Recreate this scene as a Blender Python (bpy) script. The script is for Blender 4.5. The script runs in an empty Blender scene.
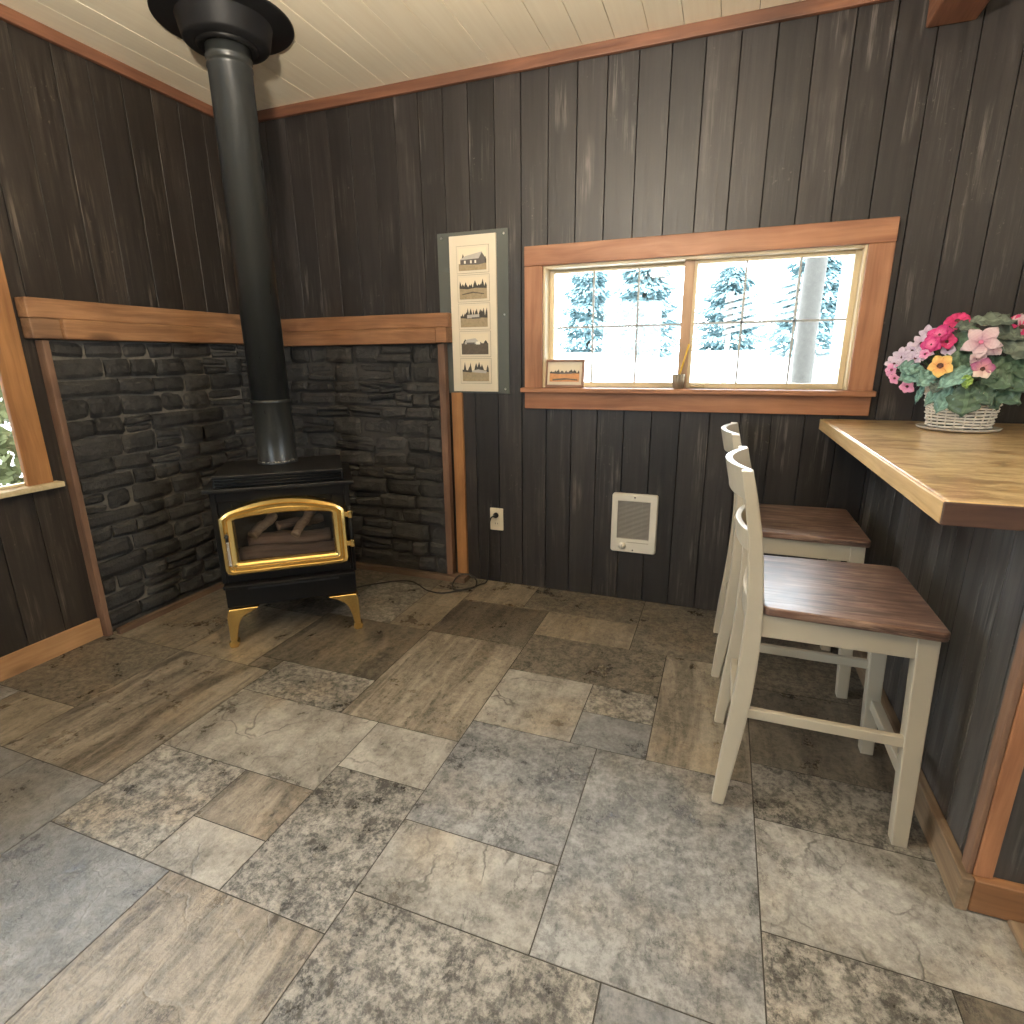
import bpy, bmesh, math, random
from mathutils import Vector, Matrix, noise

random.seed(7)
S = bpy.context.scene
COL = S.collection
R = random.uniform
PI = math.pi

# ------------------------------------------------------------------ mesh builder
class MB:
    """collects geometry; build() links it as ONE mesh object"""
    def __init__(s):
        s.v = []; s.f = []; s.m = []; s.sm = []; s.at = {}; s.cur = {}
    def face(s, idx, mat=0, smooth=False):
        s.f.append(tuple(idx)); s.m.append(mat); s.sm.append(smooth)
        for k, val in s.cur.items():
            s.at.setdefault(k, {})[len(s.f) - 1] = val
    def box(s, lo, hi, mat=0, mtx=None):
        b = len(s.v)
        for z in (lo[2], hi[2]):
            for y in (lo[1], hi[1]):
                for x in (lo[0], hi[0]):
                    p = Vector((x, y, z)); s.v.append(mtx @ p if mtx else p)
        for q in ((0, 2, 3, 1), (4, 5, 7, 6), (0, 1, 5, 4), (2, 6, 7, 3), (0, 4, 6, 2), (1, 3, 7, 5)):
            s.face([b + i for i in q], mat)
        return s
    def tube(s, pts, r, n=8, mat=0, closed=False, caps=True):
        pts = [Vector(p) for p in pts]; N = len(pts)
        rr = r if isinstance(r, (list, tuple)) else [r] * N
        b = len(s.v); up = None
        for i, p in enumerate(pts):
            if closed: t = pts[(i + 1) % N] - pts[i - 1]
            else: t = pts[min(i + 1, N - 1)] - pts[max(i - 1, 0)]
            t.normalize()
            if up is None:
                up = Vector((0, 0, 1)) if abs(t.z) < .9 else Vector((1, 0, 0))
            u = t.cross(up)
            if u.length < 1e-6: u = t.orthogonal()
            u.normalize(); w = u.cross(t).normalized(); up = w
            for k in range(n):
                a = 2 * PI * k / n
                s.v.append(p + (u * math.cos(a) + w * math.sin(a)) * rr[i])
        for i in range(N if closed else N - 1):
            j = (i + 1) % N
            for k in range(n):
                k2 = (k + 1) % n
                s.face((b + i * n + k, b + i * n + k2, b + j * n + k2, b + j * n + k), mat, True)
        if caps and not closed:
            s.face([b + k for k in range(n)][::-1], mat)
            s.face([b + (N - 1) * n + k for k in range(n)], mat)
        return s
    def lathe(s, prof, c=(0, 0, 0), n=32, mat=0, smooth=True, mtx=None):
        b = len(s.v)
        for r, z in prof:
            for k in range(n):
                a = 2 * PI * k / n
                p = Vector((c[0] + r * math.cos(a), c[1] + r * math.sin(a), c[2] + z))
                s.v.append(mtx @ p if mtx else p)
        for i in range(len(prof) - 1):
            for k in range(n):
                k2 = (k + 1) % n
                s.face((b + i * n + k, b + i * n + k2, b + (i + 1) * n + k2, b + (i + 1) * n + k), mat, smooth)
        if prof[0][0] > 1e-4: s.face([b + k for k in range(n)][::-1], mat)
        if prof[-1][0] > 1e-4: s.face([b + (len(prof) - 1) * n + k for k in range(n)], mat)
        return s
    def prism(s, poly, a, b_, fn, mat=0, smooth_sides=False):
        """poly of (p,q); fn(p,q,t) -> xyz; extruded from t=a to t=b_"""
        b = len(s.v); n = len(poly)
        for t in (a, b_):
            for p, q in poly: s.v.append(Vector(fn(p, q, t)))
        s.face([b + i for i in range(n)][::-1], mat)
        s.face([b + n + i for i in range(n)], mat)
        for i in range(n):
            j = (i + 1) % n
            s.face((b + i, b + j, b + n + j, b + n + i), mat, smooth_sides)
        return s
    def grid(s, nu, nv, fn, mat=0, smooth=True):
        b = len(s.v)
        for i in range(nu + 1):
            for j in range(nv + 1):
                s.v.append(Vector(fn(i / nu, j / nv)))
        for i in range(nu):
            for j in range(nv):
                k = b + i * (nv + 1) + j
                s.face((k, k + nv + 1, k + nv + 2, k + 1), mat, smooth)
        return s
    def rings(s, loops, mat=0, smooth=False, closed=True):
        """list of equally long vertex loops joined by quads"""
        b = len(s.v); n = len(loops[0])
        for L in loops:
            for p in L: s.v.append(Vector(p))
        for i in range(len(loops) - 1):
            for k in range(n if closed else n - 1):
                k2 = (k + 1) % n
                s.face((b + i * n + k, b + i * n + k2, b + (i + 1) * n + k2, b + (i + 1) * n + k), mat, smooth)
        return s
    def build(s, name, mats, parent=None, bevel=0, seg=2, solid=0, sub=0, fix=True, loc=None):
        me = bpy.data.meshes.new(name)
        me.from_pydata([tuple(v) for v in s.v], [], s.f)
        if not isinstance(mats, (list, tuple)): mats = [mats]
        for m in mats: me.materials.append(m)
        me.polygons.foreach_set('material_index', s.m)
        me.polygons.foreach_set('use_smooth', s.sm)
        for k, d in s.at.items():
            v0 = next(iter(d.values()))
            if isinstance(v0, (int, float)):
                a = me.attributes.new(k, 'FLOAT', 'FACE')
                a.data.foreach_set('value', [float(d.get(i, 0)) for i in range(len(s.f))])
            else:
                a = me.attributes.new(k, 'FLOAT_VECTOR', 'FACE')
                fl = []
                for i in range(len(s.f)): fl += list(d.get(i, (0, 0, 0)))
                a.data.foreach_set('vector', fl)
        if fix:
            bm = bmesh.new(); bm.from_mesh(me)
            bmesh.ops.recalc_face_normals(bm, faces=bm.faces)
            bm.to_mesh(me); bm.free()
        me.update()
        o = bpy.data.objects.new(name, me); COL.objects.link(o)
        if parent: o.parent = parent
        if loc: o.location = loc
        if solid:
            md = o.modifiers.new('solid', 'SOLIDIFY'); md.thickness = solid; md.offset = 0
        if bevel:
            md = o.modifiers.new('bevel', 'BEVEL'); md.width = bevel; md.segments = seg
            md.limit_method = 'ANGLE'; md.angle_limit = math.radians(35)
        if sub:
            md = o.modifiers.new('sub', 'SUBSURF'); md.levels = sub; md.render_levels = sub
        return o

def tag(o, label=None, cat=None, group=None, kind=None):
    if label: o['label'] = label
    if cat: o['category'] = cat
    if group: o['group'] = group
    if kind: o['kind'] = kind
    return o
def thing(name, label, cat, loc=(0, 0, 0), rz=0, group=None, kind='thing'):
    o = bpy.data.objects.new(name, None); COL.objects.link(o)
    o.location = loc; o.rotation_euler = (0, 0, rz); o.empty_display_size = .1
    return tag(o, label, cat, group, kind)
def struct(o, label=None, cat=None): return tag(o, label, cat, None, 'structure')
def copy_thing(root, loc, rz, label, group=None):
    c = root.copy(); COL.objects.link(c); c.location = loc; c.rotation_euler = (0, 0, rz); c['label'] = label
    for ch in list(root.children):
        d = ch.copy(); COL.objects.link(d); d.parent = c
        for g in list(ch.children):
            e = g.copy(); COL.objects.link(e); e.parent = d
    return c
def spline(P, n=8):
    P = [Vector(p) for p in P]; out = []
    for i in range(len(P) - 1):
        p0 = P[max(i - 1, 0)]; p1 = P[i]; p2 = P[i + 1]; p3 = P[min(i + 2, len(P) - 1)]
        for k in range(n):
            t = k / n
            out.append(.5 * (2 * p1 + (p2 - p0) * t + (2 * p0 - 5 * p1 + 4 * p2 - p3) * t * t + (3 * p1 - p0 - 3 * p2 + p3) * t ** 3))
    out.append(P[-1]); return out

# ------------------------------------------------------------------ materials
class NT:
    def __init__(s, name):
        s.mat = bpy.data.materials.new(name); s.mat.use_nodes = True
        s.t = s.mat.node_tree; s.b = s.t.nodes['Principled BSDF']; s.out = s.t.nodes['Material Output']
    def n(s, typ, **kw):
        nd = s.t.nodes.new('ShaderNode' + typ)
        for k, v in kw.items():
            if k in nd.inputs: s.set(nd.inputs[k], v)
            else: setattr(nd, k, v)
        return nd
    def set(s, sock, v):
        if isinstance(v, bpy.types.NodeSocket): s.t.links.new(v, sock)
        elif isinstance(v, bpy.types.Node): s.t.links.new(v.outputs[0], sock)
        elif isinstance(v, (tuple, list)) and sock.type == 'RGBA': sock.default_value = (*v[:3], 1)
        else: sock.default_value = v
    def p(s, **kw):
        for k, v in kw.items(): s.set(s.b.inputs[k.replace('_', ' ')], v)
        return s
    def math(s, op, a, b=None, c=None, clamp=False):
        nd = s.t.nodes.new('ShaderNodeMath'); nd.operation = op; nd.use_clamp = clamp
        for i, x in enumerate((a, b, c)):
            if x is not None: s.set(nd.inputs[i], x)
        return nd.outputs[0]
    def mix(s, f, a, b, mode='MIX'):
        nd = s.t.nodes.new('ShaderNodeMix'); nd.data_type = 'RGBA'; nd.blend_type = mode
        s.set(nd.inputs[0], f); s.set(nd.inputs[6], a); s.set(nd.inputs[7], b)
        return nd.outputs[2]
    def rng(s, v, a, b, c=0, d=1):
        nd = s.n('MapRange'); nd.clamp = True
        s.set(nd.inputs[0], v); nd.inputs[1].default_value = a; nd.inputs[2].default_value = b
        nd.inputs[3].default_value = c; nd.inputs[4].default_value = d
        return nd.outputs[0]
    def noise(s, co, scale, detail=6, rough=.6, dist=0):
        nd = s.n('TexNoise'); s.set(nd.inputs['Vector'], co)
        nd.inputs['Scale'].default_value = scale; nd.inputs['Detail'].default_value = detail
        nd.inputs['Roughness'].default_value = rough; nd.inputs['Distortion'].default_value = dist
        return nd.outputs[0]
    def map(s, co, sc, loc=(0, 0, 0), rot=(0, 0, 0)):
        nd = s.n('Mapping'); s.set(nd.inputs[0], co); nd.inputs['Scale'].default_value = sc
        nd.inputs['Location'].default_value = loc; nd.inputs['Rotation'].default_value = rot
        return nd.outputs[0]
    def obj(s): return s.n('TexCoord').outputs['Object']
    def attr(s, name, out='Fac'): return s.n('Attribute', attribute_name=name).outputs[out]
    def bump(s, h, strength=.3, dist=.01):
        nd = s.n('Bump'); nd.inputs['Strength'].default_value = strength; nd.inputs['Distance'].default_value = dist
        s.set(nd.inputs['Height'], h); s.set(s.b.inputs['Normal'], nd.outputs[0])
        return s

def plain(name, col, rough=.5, metal=0, var=.12, scale=30, bump=0, **kw):
    m = NT(name); n = m.noise(m.obj(), scale, 4)
    m.p(Base_Color=m.mix(n, tuple(c * (1 - var) for c in col), tuple(min(1, c * (1 + var)) for c in col)), Roughness=rough, Metallic=metal)
    if bump: m.bump(n, bump, .004)
    if kw: m.p(**kw)
    return m.mat

def wood(name, dark, light, axis='x', rough=.5, knots=.8, sc=1.0, bump=.25, coat=0, knotscale=1.0):
    m = NT(name); i = 'xyz'.index(axis)
    a = [15 * sc] * 3; a[i] = 1.1 * sc
    f = [85 * sc] * 3; f[i] = 2.5 * sc
    k = [5.5 * knotscale] * 3; k[i] = 2.0 * knotscale
    co = m.obj()
    wob = m.noise(co, 2.5, 3)
    co2 = m.n('VectorMath', operation='ADD'); m.set(co2.inputs[0], co)
    sv = m.n('VectorMath', operation='SCALE'); m.t.links.new(m.n('TexNoise', Vector=co, Scale=2.2, Detail=2).outputs[1], sv.inputs[0]); sv.inputs['Scale'].default_value = .05
    m.t.links.new(sv.outputs[0], co2.inputs[1])
    n1 = m.noise(m.map(co2.outputs[0], a), 1, 6, .6, .8)
    n2 = m.noise(m.map(co2.outputs[0], f), 1, 4, .6)
    g = m.math('ADD', m.math('MULTIPLY', n1, .72), m.math('MULTIPLY', n2, .28))
    g = m.rng(g, .33, .67)
    c = m.mix(g, dark, light)
    big = m.rng(wob, .35, .65, .82, 1.12)
    hs = m.n('HueSaturation'); m.set(hs.inputs['Color'], c); m.set(hs.inputs['Value'], big)
    c = hs.outputs[0]
    vo = m.n('TexVoronoi'); m.set(vo.inputs['Vector'], m.map(co2.outputs[0], k)); vo.inputs['Scale'].default_value = 1
    kn = m.rng(vo.outputs['Distance'], .05, .17, knots, 0)
    c = m.mix(kn, c, tuple(x * .28 for x in dark))
    m.p(Base_Color=c, Roughness=m.rng(g, 0, 1, rough + .1, rough - .05))
    m.bump(g, bump, .004)
    if coat: m.p(Coat_Weight=coat, Coat_Roughness=.15)
    return m.mat

def stained_boards(name, c0, c1, wear, axis='z', rough=.42, worn=1.0):
    """dark stained planks: tone per plank, faint grain, knots ringed by worn paler grain"""
    m = NT(name); co = m.obj(); r = m.attr('rnd')
    off = m.n('CombineXYZ'); m.set(off.inputs[0], m.math('MULTIPLY', r, 31)); m.set(off.inputs[1], m.math('MULTIPLY', r, 17)); m.set(off.inputs[2], m.math('MULTIPLY', r, 53))
    ad = m.n('VectorMath', operation='ADD'); m.set(ad.inputs[0], co); m.t.links.new(off.outputs[0], ad.inputs[1])
    P = ad.outputs[0]
    i = 'xyz'.index(axis)
    a = [22] * 3; a[i] = 1.3
    b = [70] * 3; b[i] = 3
    k = [7] * 3; k[i] = 2.6
    g = m.noise(m.map(P, a), 1, 5, .6, 1.0)
    fine = m.noise(m.map(P, b), 1, 4, .65)
    c = m.mix(m.rng(g, .3, .7), c0, c1)
    c = m.mix(m.math('MULTIPLY', m.rng(fine, .45, .75), .35), c, tuple(x * 1.6 for x in c1))
    hs = m.n('HueSaturation'); m.set(hs.inputs['Color'], c); m.set(hs.inputs['Value'], m.rng(r, 0, 1, .72, 1.35)); c = hs.outputs[0]
    vo = m.n('TexVoronoi'); m.set(vo.inputs['Vector'], m.map(P, k)); vo.inputs['Scale'].default_value = 1
    d = vo.outputs['Distance']
    ring = m.math('MULTIPLY', m.rng(d, .06, .14), m.rng(d, .2, .34, 1, 0))
    scr = m.rng(m.noise(m.map(P, [x * .9 for x in b]), 1, 5, .7), .50, .66)
    patch = m.rng(m.noise(P, 3.2, 3), .46, .62)
    speck = m.rng(m.noise(P, 60, 3, .6), .66, .74)
    w = m.math('ADD', m.math('MULTIPLY', ring, scr), m.math('MULTIPLY', m.math('MULTIPLY', patch, scr), .5))
    w = m.math('ADD', w, m.math('MULTIPLY', m.math('MULTIPLY', speck, patch), .8), clamp=True)
    c = m.mix(m.math('MULTIPLY', w, .62 * worn, clamp=True), c, wear)
    kn = m.rng(d, .03, .08, .85, 0)
    c = m.mix(kn, c, (.006, .005, .004))
    m.p(Base_Color=c, Roughness=m.math('ADD', m.math('MULTIPLY', fine, .25), rough - .1))
    m.bump(m.math('ADD', m.math('MULTIPLY', g, .6), m.math('MULTIPLY', fine, .4)), .35, .004)
    return m.mat

def floor_mat():
    m = NT('slate_print_vinyl'); co = m.obj()
    A = m.attr('colA', 'Vector'); B = m.attr('colB', 'Vector'); st = m.n('SeparateXYZ'); m.set(st.inputs[0], m.attr('st', 'Vector'))
    streak, crack, grain = st.outputs
    r = m.attr('rnd')
    off = m.n('CombineXYZ'); m.set(off.inputs[0], m.math('MULTIPLY', r, 37)); m.set(off.inputs[1], m.math('MULTIPLY', r, 91)); m.set(off.inputs[2], m.math('MULTIPLY', r, 13))
    ad = m.n('VectorMath', operation='ADD'); m.set(ad.inputs[0], co); m.t.links.new(off.outputs[0], ad.inputs[1]); P = ad.outputs[0]
    cloud = m.noise(P, 5.5, 12, .74, .15)
    fleck = m.noise(P, 40, 12, .80, .12)
    fine = m.noise(P, 130, 4, .7)
    # long drifting veins across the print, slightly oblique
    sv = m.noise(m.map(P, (14, 2.2, 1), rot=(0, 0, .22)), 1, 9, .66, 1.1)
    base = m.n('Mix'); base.data_type = 'FLOAT'
    m.set(base.inputs[0], streak); m.set(base.inputs[2], m.rng(cloud, .38, .62)); m.set(base.inputs[3], m.rng(sv, .37, .63))
    v = base.outputs[0]
    gr = m.n('Mix'); gr.data_type = 'FLOAT'
    m.set(gr.inputs[0], grain); m.set(gr.inputs[2], v)
    m.set(gr.inputs[3], m.math('MULTIPLY', m.rng(fleck, .45, .57), m.rng(cloud, .30, .58, .35, 1)))
    v = gr.outputs[0]
    v = m.math('ADD', m.math('MULTIPLY', v, .66), m.math('ADD', m.math('MULTIPLY', m.rng(fleck, .40, .60), .18), m.math('MULTIPLY', m.rng(fine, .3, .7), .16)))
    ve = m.math('ABSOLUTE', m.math('SUBTRACT', m.noise(m.map(P, (1, .6, 1), rot=(0, 0, .5)), 7.5, 10, .72, .2), .5))
    vein = m.math('MULTIPLY', m.rng(ve, .003, .022, 1, 0), m.rng(m.noise(P, 8, 3), .45, .62))
    pit = m.rng(m.noise(m.map(P, (1, .45, 1), rot=(0, 0, .4)), 75, 6, .7), .56, .70)
    v = m.math('ADD', m.math('MULTIPLY', m.math('SUBTRACT', v, .5), 1.4), .5, clamp=True)
    v = m.math('SUBTRACT', v, m.math('ADD', m.math('MULTIPLY', vein, .45), m.math('MULTIPLY', pit, .40)), clamp=True)
    c = m.mix(v, B, A)
    warm = m.rng(m.noise(P, 3.3, 4, .6), .52, .7, 0, .55)
    hs = m.n('HueSaturation'); m.set(hs.inputs['Color'], c); hs.inputs['Saturation'].default_value = .86; hs.inputs['Value'].default_value = .82; c = hs.outputs[0]
    c = m.mix(m.math('MULTIPLY', warm, .7), c, (1.25, 1.0, .70), 'MULTIPLY')
    # dark hairline cracks, sparse
    dv = m.n('VectorMath', operation='SCALE'); m.t.links.new(m.n('TexNoise', Vector=P, Scale=7.0, Detail=5).outputs[1], dv.inputs[0]); dv.inputs['Scale'].default_value = .22
    a2 = m.n('VectorMath', operation='ADD'); m.set(a2.inputs[0], P); m.t.links.new(dv.outputs[0], a2.inputs[1])
    vo = m.n('TexVoronoi'); vo.feature = 'DISTANCE_TO_EDGE'; m.set(vo.inputs['Vector'], a2.outputs[0]); vo.inputs['Scale'].default_value = 5.0
    ln = m.math('MULTIPLY', m.rng(vo.outputs['Distance'], .004, .03, 1, 0), m.rng(m.noise(P, 6, 2), .47, .6))
    c = m.mix(m.math('MULTIPLY', m.math('MULTIPLY', ln, crack), .8), c, (.07, .062, .05))
    m.p(Base_Color=c, Roughness=m.rng(cloud, .3, .7, .24, .38), Specular_IOR_Level=.6)
    h = m.math('ADD', m.math('MULTIPLY', v, .5), m.math('ADD', m.math('MULTIPLY', fine, .4), m.math('MULTIPLY', ln, -.4)))
    m.bump(h, .35, .006)
    return m.mat

def counter_mat():
    m = NT('mottled_wood_top'); co = m.obj()
    n1 = m.noise(m.map(co, (9, 24, 24)), 1, 9, .74, .7)
    n2 = m.noise(m.map(co, (6, 13, 13)), 1, 6, .68, .5)
    n3 = m.noise(m.map(co, (40, 150, 150)), 1, 3)
    c = m.mix(m.rng(n1, .35, .65), (.46, .265, .10), (.84, .64, .34))
    c = m.mix(m.rng(n2, .52, .62, 0, .7), c, (.25, .12, .045))
    c = m.mix(m.rng(n3, .5, .8, 0, .25), c, (.09, .04, .015))
    m.p(Base_Color=c, Roughness=.28, Coat_Weight=.5, Coat_Roughness=.18)
    m.bump(n1, .12, .003)
    return m.mat

def seat_mat():
    m = NT('worn_brown_seat'); co = m.obj()
    n1 = m.noise(m.map(co, (2.2, 26, 26)), 1, 8, .68, 1.3)
    n2 = m.noise(m.map(co, (5, 60, 60)), 1, 5, .7, .5)
    n3 = m.noise(co, 6, 3)
    c = m.mix(m.rng(n1, .35, .66), (.036, .017, .013), (.15, .078, .054))
    c = m.mix(m.math('MULTIPLY', m.rng(n2, .42, .64), m.rng(n3, .36, .60)), c, (.32, .22, .16))
    m.p(Base_Color=c, Roughness=m.rng(n2, .3, .7, .42, .3), Coat_Weight=.3, Coat_Roughness=.25)
    m.bump(n2, .15, .003)
    return m.mat

def stone_mat():
    m = NT('dark_stone'); co = m.obj(); r = m.attr('rnd')
    n1 = m.noise(co, 18, 8, .7); n2 = m.noise(co, 75, 6, .7)
    c = m.mix(m.rng(n1, .3, .7), (.014, .0138, .0135), (.050, .047, .043))
    hs = m.n('HueSaturation'); m.set(hs.inputs['Color'], c); m.set(hs.inputs['Value'], m.rng(r, 0, 1, .6, 1.5)); c = hs.outputs[0]
    c = m.mix(m.rng(n2, .64, .76, 0, .35), c, (.12, .11, .10))
    m.p(Base_Color=c, Roughness=.62)
    m.bump(m.math('ADD', n1, n2), .7, .012)
    return m.mat

def glass_mat(name, tint=(1, 1, 1), gloss=.08):
    m = NT(name); t = m.t
    tr = m.n('BsdfTransparent'); tr.inputs[0].default_value = (*tint, 1)
    gl = m.n('BsdfGlossy'); gl.inputs['Roughness'].default_value = .02
    fr = m.n('Fresnel'); fr.inputs['IOR'].default_value = 1.45
    mx = m.n('MixShader'); t.links.new(fr.outputs[0], mx.inputs[0]); t.links.new(tr.outputs[0], mx.inputs[1]); t.links.new(gl.outputs[0], mx.inputs[2])
    t.links.new(mx.outputs[0], m.out.inputs['Surface'])
    return m.mat

M = {}
M['wall'] = stained_boards('dark_stained_boards', (.0098, .0083, .0077), (.0235, .0196, .0176), (.15, .13, .115))
M['wallL'] = stained_boards('dark_brown_boards', (.0115, .0088, .0070), (.0265, .0205, .0158), (.16, .13, .10))
M['wallB'] = stained_boards('weathered_dark_boards', (.028, .026, .024), (.082, .076, .070), (.24, .225, .21), worn=1.2)
M['back'] = plain('dark_backing', (.012, .010, .009), .8)
M['floor'] = floor_mat()
M['grout'] = plain('dark_grout', (.045, .039, .031), .8)
def ceil_mat():
    m = NT('cream_painted_boards'); co = m.obj()
    n = m.noise(m.map(co, (30, 1.5, 30)), 1, 5, .6, .6)
    c = m.mix(m.rng(n, .3, .7), (.80, .70, .52), (.86, .77, .59))
    m.p(Base_Color=c, Roughness=.5); m.bump(n, .1, .002); return m.mat
M['ceil'] = ceil_mat()
M['cedarX'] = wood('cedar_x', (.20, .075, .034), (.40, .185, .090), 'x', .5, .7, knotscale=.6)
M['cedarY'] = wood('cedar_y', (.20, .078, .034), (.40, .185, .090), 'y', .5, .7, knotscale=.6)
M['cedarZ'] = wood('cedar_z', (.20, .078, .034), (.40, .185, .090), 'z', .5, .8, knotscale=.6)
M['trimX'] = wood('dark_cedar_x', (.105, .040, .021), (.23, .098, .050), 'x', .5, .7, knotscale=.6)
M['trimY'] = wood('dark_cedar_y', (.105, .040, .021), (.23, .098, .050), 'y', .5, .7, knotscale=.6)
M['fir_x'] = wood('rough_fir_x', (.13, .052, .021), (.36, .175, .078), 'x', .6, .9, bump=.5)
M['fir_y'] = wood('rough_fir_y', (.14, .060, .025), (.40, .21, .098), 'y', .6, .9, bump=.5)
M['fir_dark'] = wood('dark_fir_y', (.12, .060, .030), (.30, .165, .085), 'y', .6, .9, bump=.5)  # darker brown fir for the end block of the left mantel
M['fir_z'] = wood('fir_z', (.19, .080, .026), (.42, .205, .075), 'z', .5, .8)
M['base_y'] = wood('pine_base_y', (.26, .125, .052), (.46, .27, .13), 'y', .5, .8)
M['base_w'] = wood('worn_base_y', (.10, .062, .036), (.28, .195, .12), 'y', .5, .6)
M['base_x'] = wood('brown_base_x', (.13, .055, .022), (.30, .145, .062), 'x', .5, .6)
M['brownZ'] = wood('dull_brown_z', (.10, .050, .030), (.22, .125, .078), 'z', .6, .4)
M['brownX'] = wood('dull_brown_x', (.07, .042, .026), (.15, .095, .062), 'x', .6, .4)
M['brownY'] = wood('dull_brown_y', (.07, .042, .026), (.15, .095, .062), 'y', .6, .4)
M['pineX'] = wood('pale_pine_x', (.52, .40, .22), (.74, .62, .40), 'x', .45, .2, bump=.1)
M['pineZ'] = wood('pale_pine_z', (.52, .40, .22), (.74, .62, .40), 'z', .45, .2, bump=.1)
M['mull'] = wood('tan_mullion', (.34, .20, .11), (.52, .34, .20), 'z', .5, .2)
M['muntin'] = plain('thin_grey_bar', (.36, .36, .34), .5)
M['glass'] = glass_mat('window_glass', (.97, .985, .98))
M['stone'] = stone_mat()
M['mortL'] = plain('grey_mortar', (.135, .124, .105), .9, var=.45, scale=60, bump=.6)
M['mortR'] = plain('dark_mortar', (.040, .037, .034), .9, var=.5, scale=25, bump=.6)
M['iron'] = plain('black_stove_paint', (.006, .006, .0062), .42, var=.15, scale=90, Specular_IOR_Level=.18)
M['ironL'] = plain('black_matt_panel', (.0085, .0085, .009), .45, var=.15, scale=90, Specular_IOR_Level=.25)
def pipe_mat():
    m = NT('black_pipe'); n = m.noise(m.map(m.obj(), (40, 40, 6)), 1, 5)
    m.p(Base_Color=m.mix(n, (.014, .0155, .015), (.026, .028, .027)), Roughness=m.rng(n, .3, .7, .27, .40), Specular_IOR_Level=.6); return m.mat
M['pipe'] = pipe_mat()
def worn_mat():
    m = NT('scraped_ring'); n = m.rng(m.noise(m.obj(), 140, 4, .7), .52, .6)
    m.p(Base_Color=m.mix(n, (.02, .02, .02), (.7, .68, .62)), Roughness=.4, Metallic=n); return m.mat
M['worn'] = worn_mat()
M['brass'] = plain('polished_brass', (.84, .585, .21), .26, 1, var=.06, scale=12)
M['chrome'] = plain('chrome_coil', (.75, .72, .68), .22, 1)
M['stglass'] = glass_mat('stove_glass', (.92, .90, .88))
M['firebox'] = plain('sooty_firebox', (.035, .032, .030), .9, var=.4, scale=20)
M['log'] = wood('ceramic_log', (.26, .16, .095), (.62, .44, .28), 'x', .85, .6, sc=1.6, bump=.9)
M['log2'] = wood('charred_log', (.10, .060, .042), (.34, .215, .145), 'x', .85, .6, sc=1.6, bump=.9)
M['ember'] = plain('ash_bed', (.16, .13, .11), .95, var=.6, scale=50, bump=.9)
M['cream'] = plain('cream_chair_paint', (.43, .378, .288), .33, var=.05, scale=14)
M['seat'] = seat_mat()
M['counter'] = counter_mat()
M['counter_end'] = wood('counter_end_grain', (.055, .024, .014), (.12, .062, .040), 'x', .5, .3)
M['counter_edge'] = wood('counter_edge', (.44, .26, .10), (.72, .50, .24), 'y', .4, .5)
M['white'] = plain('white_enamel', (.74, .70, .60), .35, var=.03)
M['ivory'] = plain('ivory_plastic', (.74, .66, .50), .4, var=.03)
M['slot'] = plain('dark_slot', (.02, .02, .02), .6)
M['grille'] = plain('grey_slats', (.40, .37, .32), .45, .3)
M['black'] = plain('black_rubber', (.012, .011, .011), .5)
M['sheet'] = plain('grey_green_sheet', (.090, .098, .088), .28, var=.08, scale=3, Coat_Weight=.4)
M['mat'] = plain('cream_mat', (.70, .61, .46), .7, var=.02)
M['matline'] = plain('tan_bevel_cut', (.34, .28, .19), .7)  # tan tone of the mat bevel cuts and the heater vent lip
M['screw'] = plain('steel_screw', (.6, .6, .58), .3, 1)
M['psky'] = plain('photo_sky', (.74, .64, .46), .4, var=.06, scale=15)
M['ptree'] = plain('photo_trees', (.05, .042, .032), .4, var=.7, scale=120)
M['pgrass'] = plain('photo_ground', (.34, .26, .15), .4, var=.4, scale=90)
M['pdark'] = plain('photo_dark_ground', (.10, .075, .05), .4, var=.5, scale=90)
M['pwall'] = plain('photo_house_wall', (.11, .095, .085), .4, var=.3, scale=60)
M['proof'] = plain('photo_house_roof', (.46, .42, .36), .4, var=.15, scale=60)
M['porange'] = plain('photo_orange_field', (.60, .27, .09), .4, var=.45, scale=70)
M['pwhite'] = plain('photo_white', (.80, .74, .62), .4)
M['framew'] = wood('brown_picture_frame', (.20, .10, .06), (.36, .20, .13), 'x', .4, .2)
M['cup'] = plain('tin_cup', (.46, .42, .33), .3, .8, var=.1)
M['pencil'] = plain('yellow_pencil', (.80, .50, .05), .4)
M['wicker'] = plain('white_wicker', (.72, .66, .57), .6, var=.15, scale=40)
M['saucer'] = plain('dull_saucer', (.42, .38, .32), .45)
M['soil'] = plain('moss_filling', (.05, .055, .03), .95, var=.5, scale=80, bump=.8)
def leaf_mat(name, a, b):
    m = NT(name); v = m.attr('vein')
    n = m.noise(m.obj(), 22, 5)
    c = m.mix(n, a, b); c = m.mix(m.math('MULTIPLY', v, .5), c, tuple(min(1, x * 1.9) for x in b))
    m.p(Base_Color=c, Roughness=.45, Subsurface_Weight=0); m.bump(n, .2, .003); return m.mat
M['leaf'] = leaf_mat('silk_leaf', (.045, .085, .052), (.095, .155, .095))
M['leafG'] = leaf_mat('grey_silk_leaf', (.080, .105, .080), (.16, .19, .15))
M['leafT'] = leaf_mat('teal_lit_silk_leaf', (.10, .215, .175), (.22, .37, .315))  # teal light on these leaves is put into their colour
M['leafB'] = leaf_mat('bright_bud_leaf', (.20, .34, .06), (.34, .48, .12))
def petal(name, a, b):
    m = NT(name); v = m.attr('vein'); n = m.noise(m.obj(), 40, 3)
    m.p(Base_Color=m.mix(v, b, m.mix(n, tuple(x * .85 for x in a), a)), Roughness=.6); return m.mat
M['pinkhot'] = petal('hot_pink_petal', (.72, .055, .20), (.50, .02, .12))
M['magenta'] = petal('magenta_petal', (.58, .03, .20), (.82, .25, .42))
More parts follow.
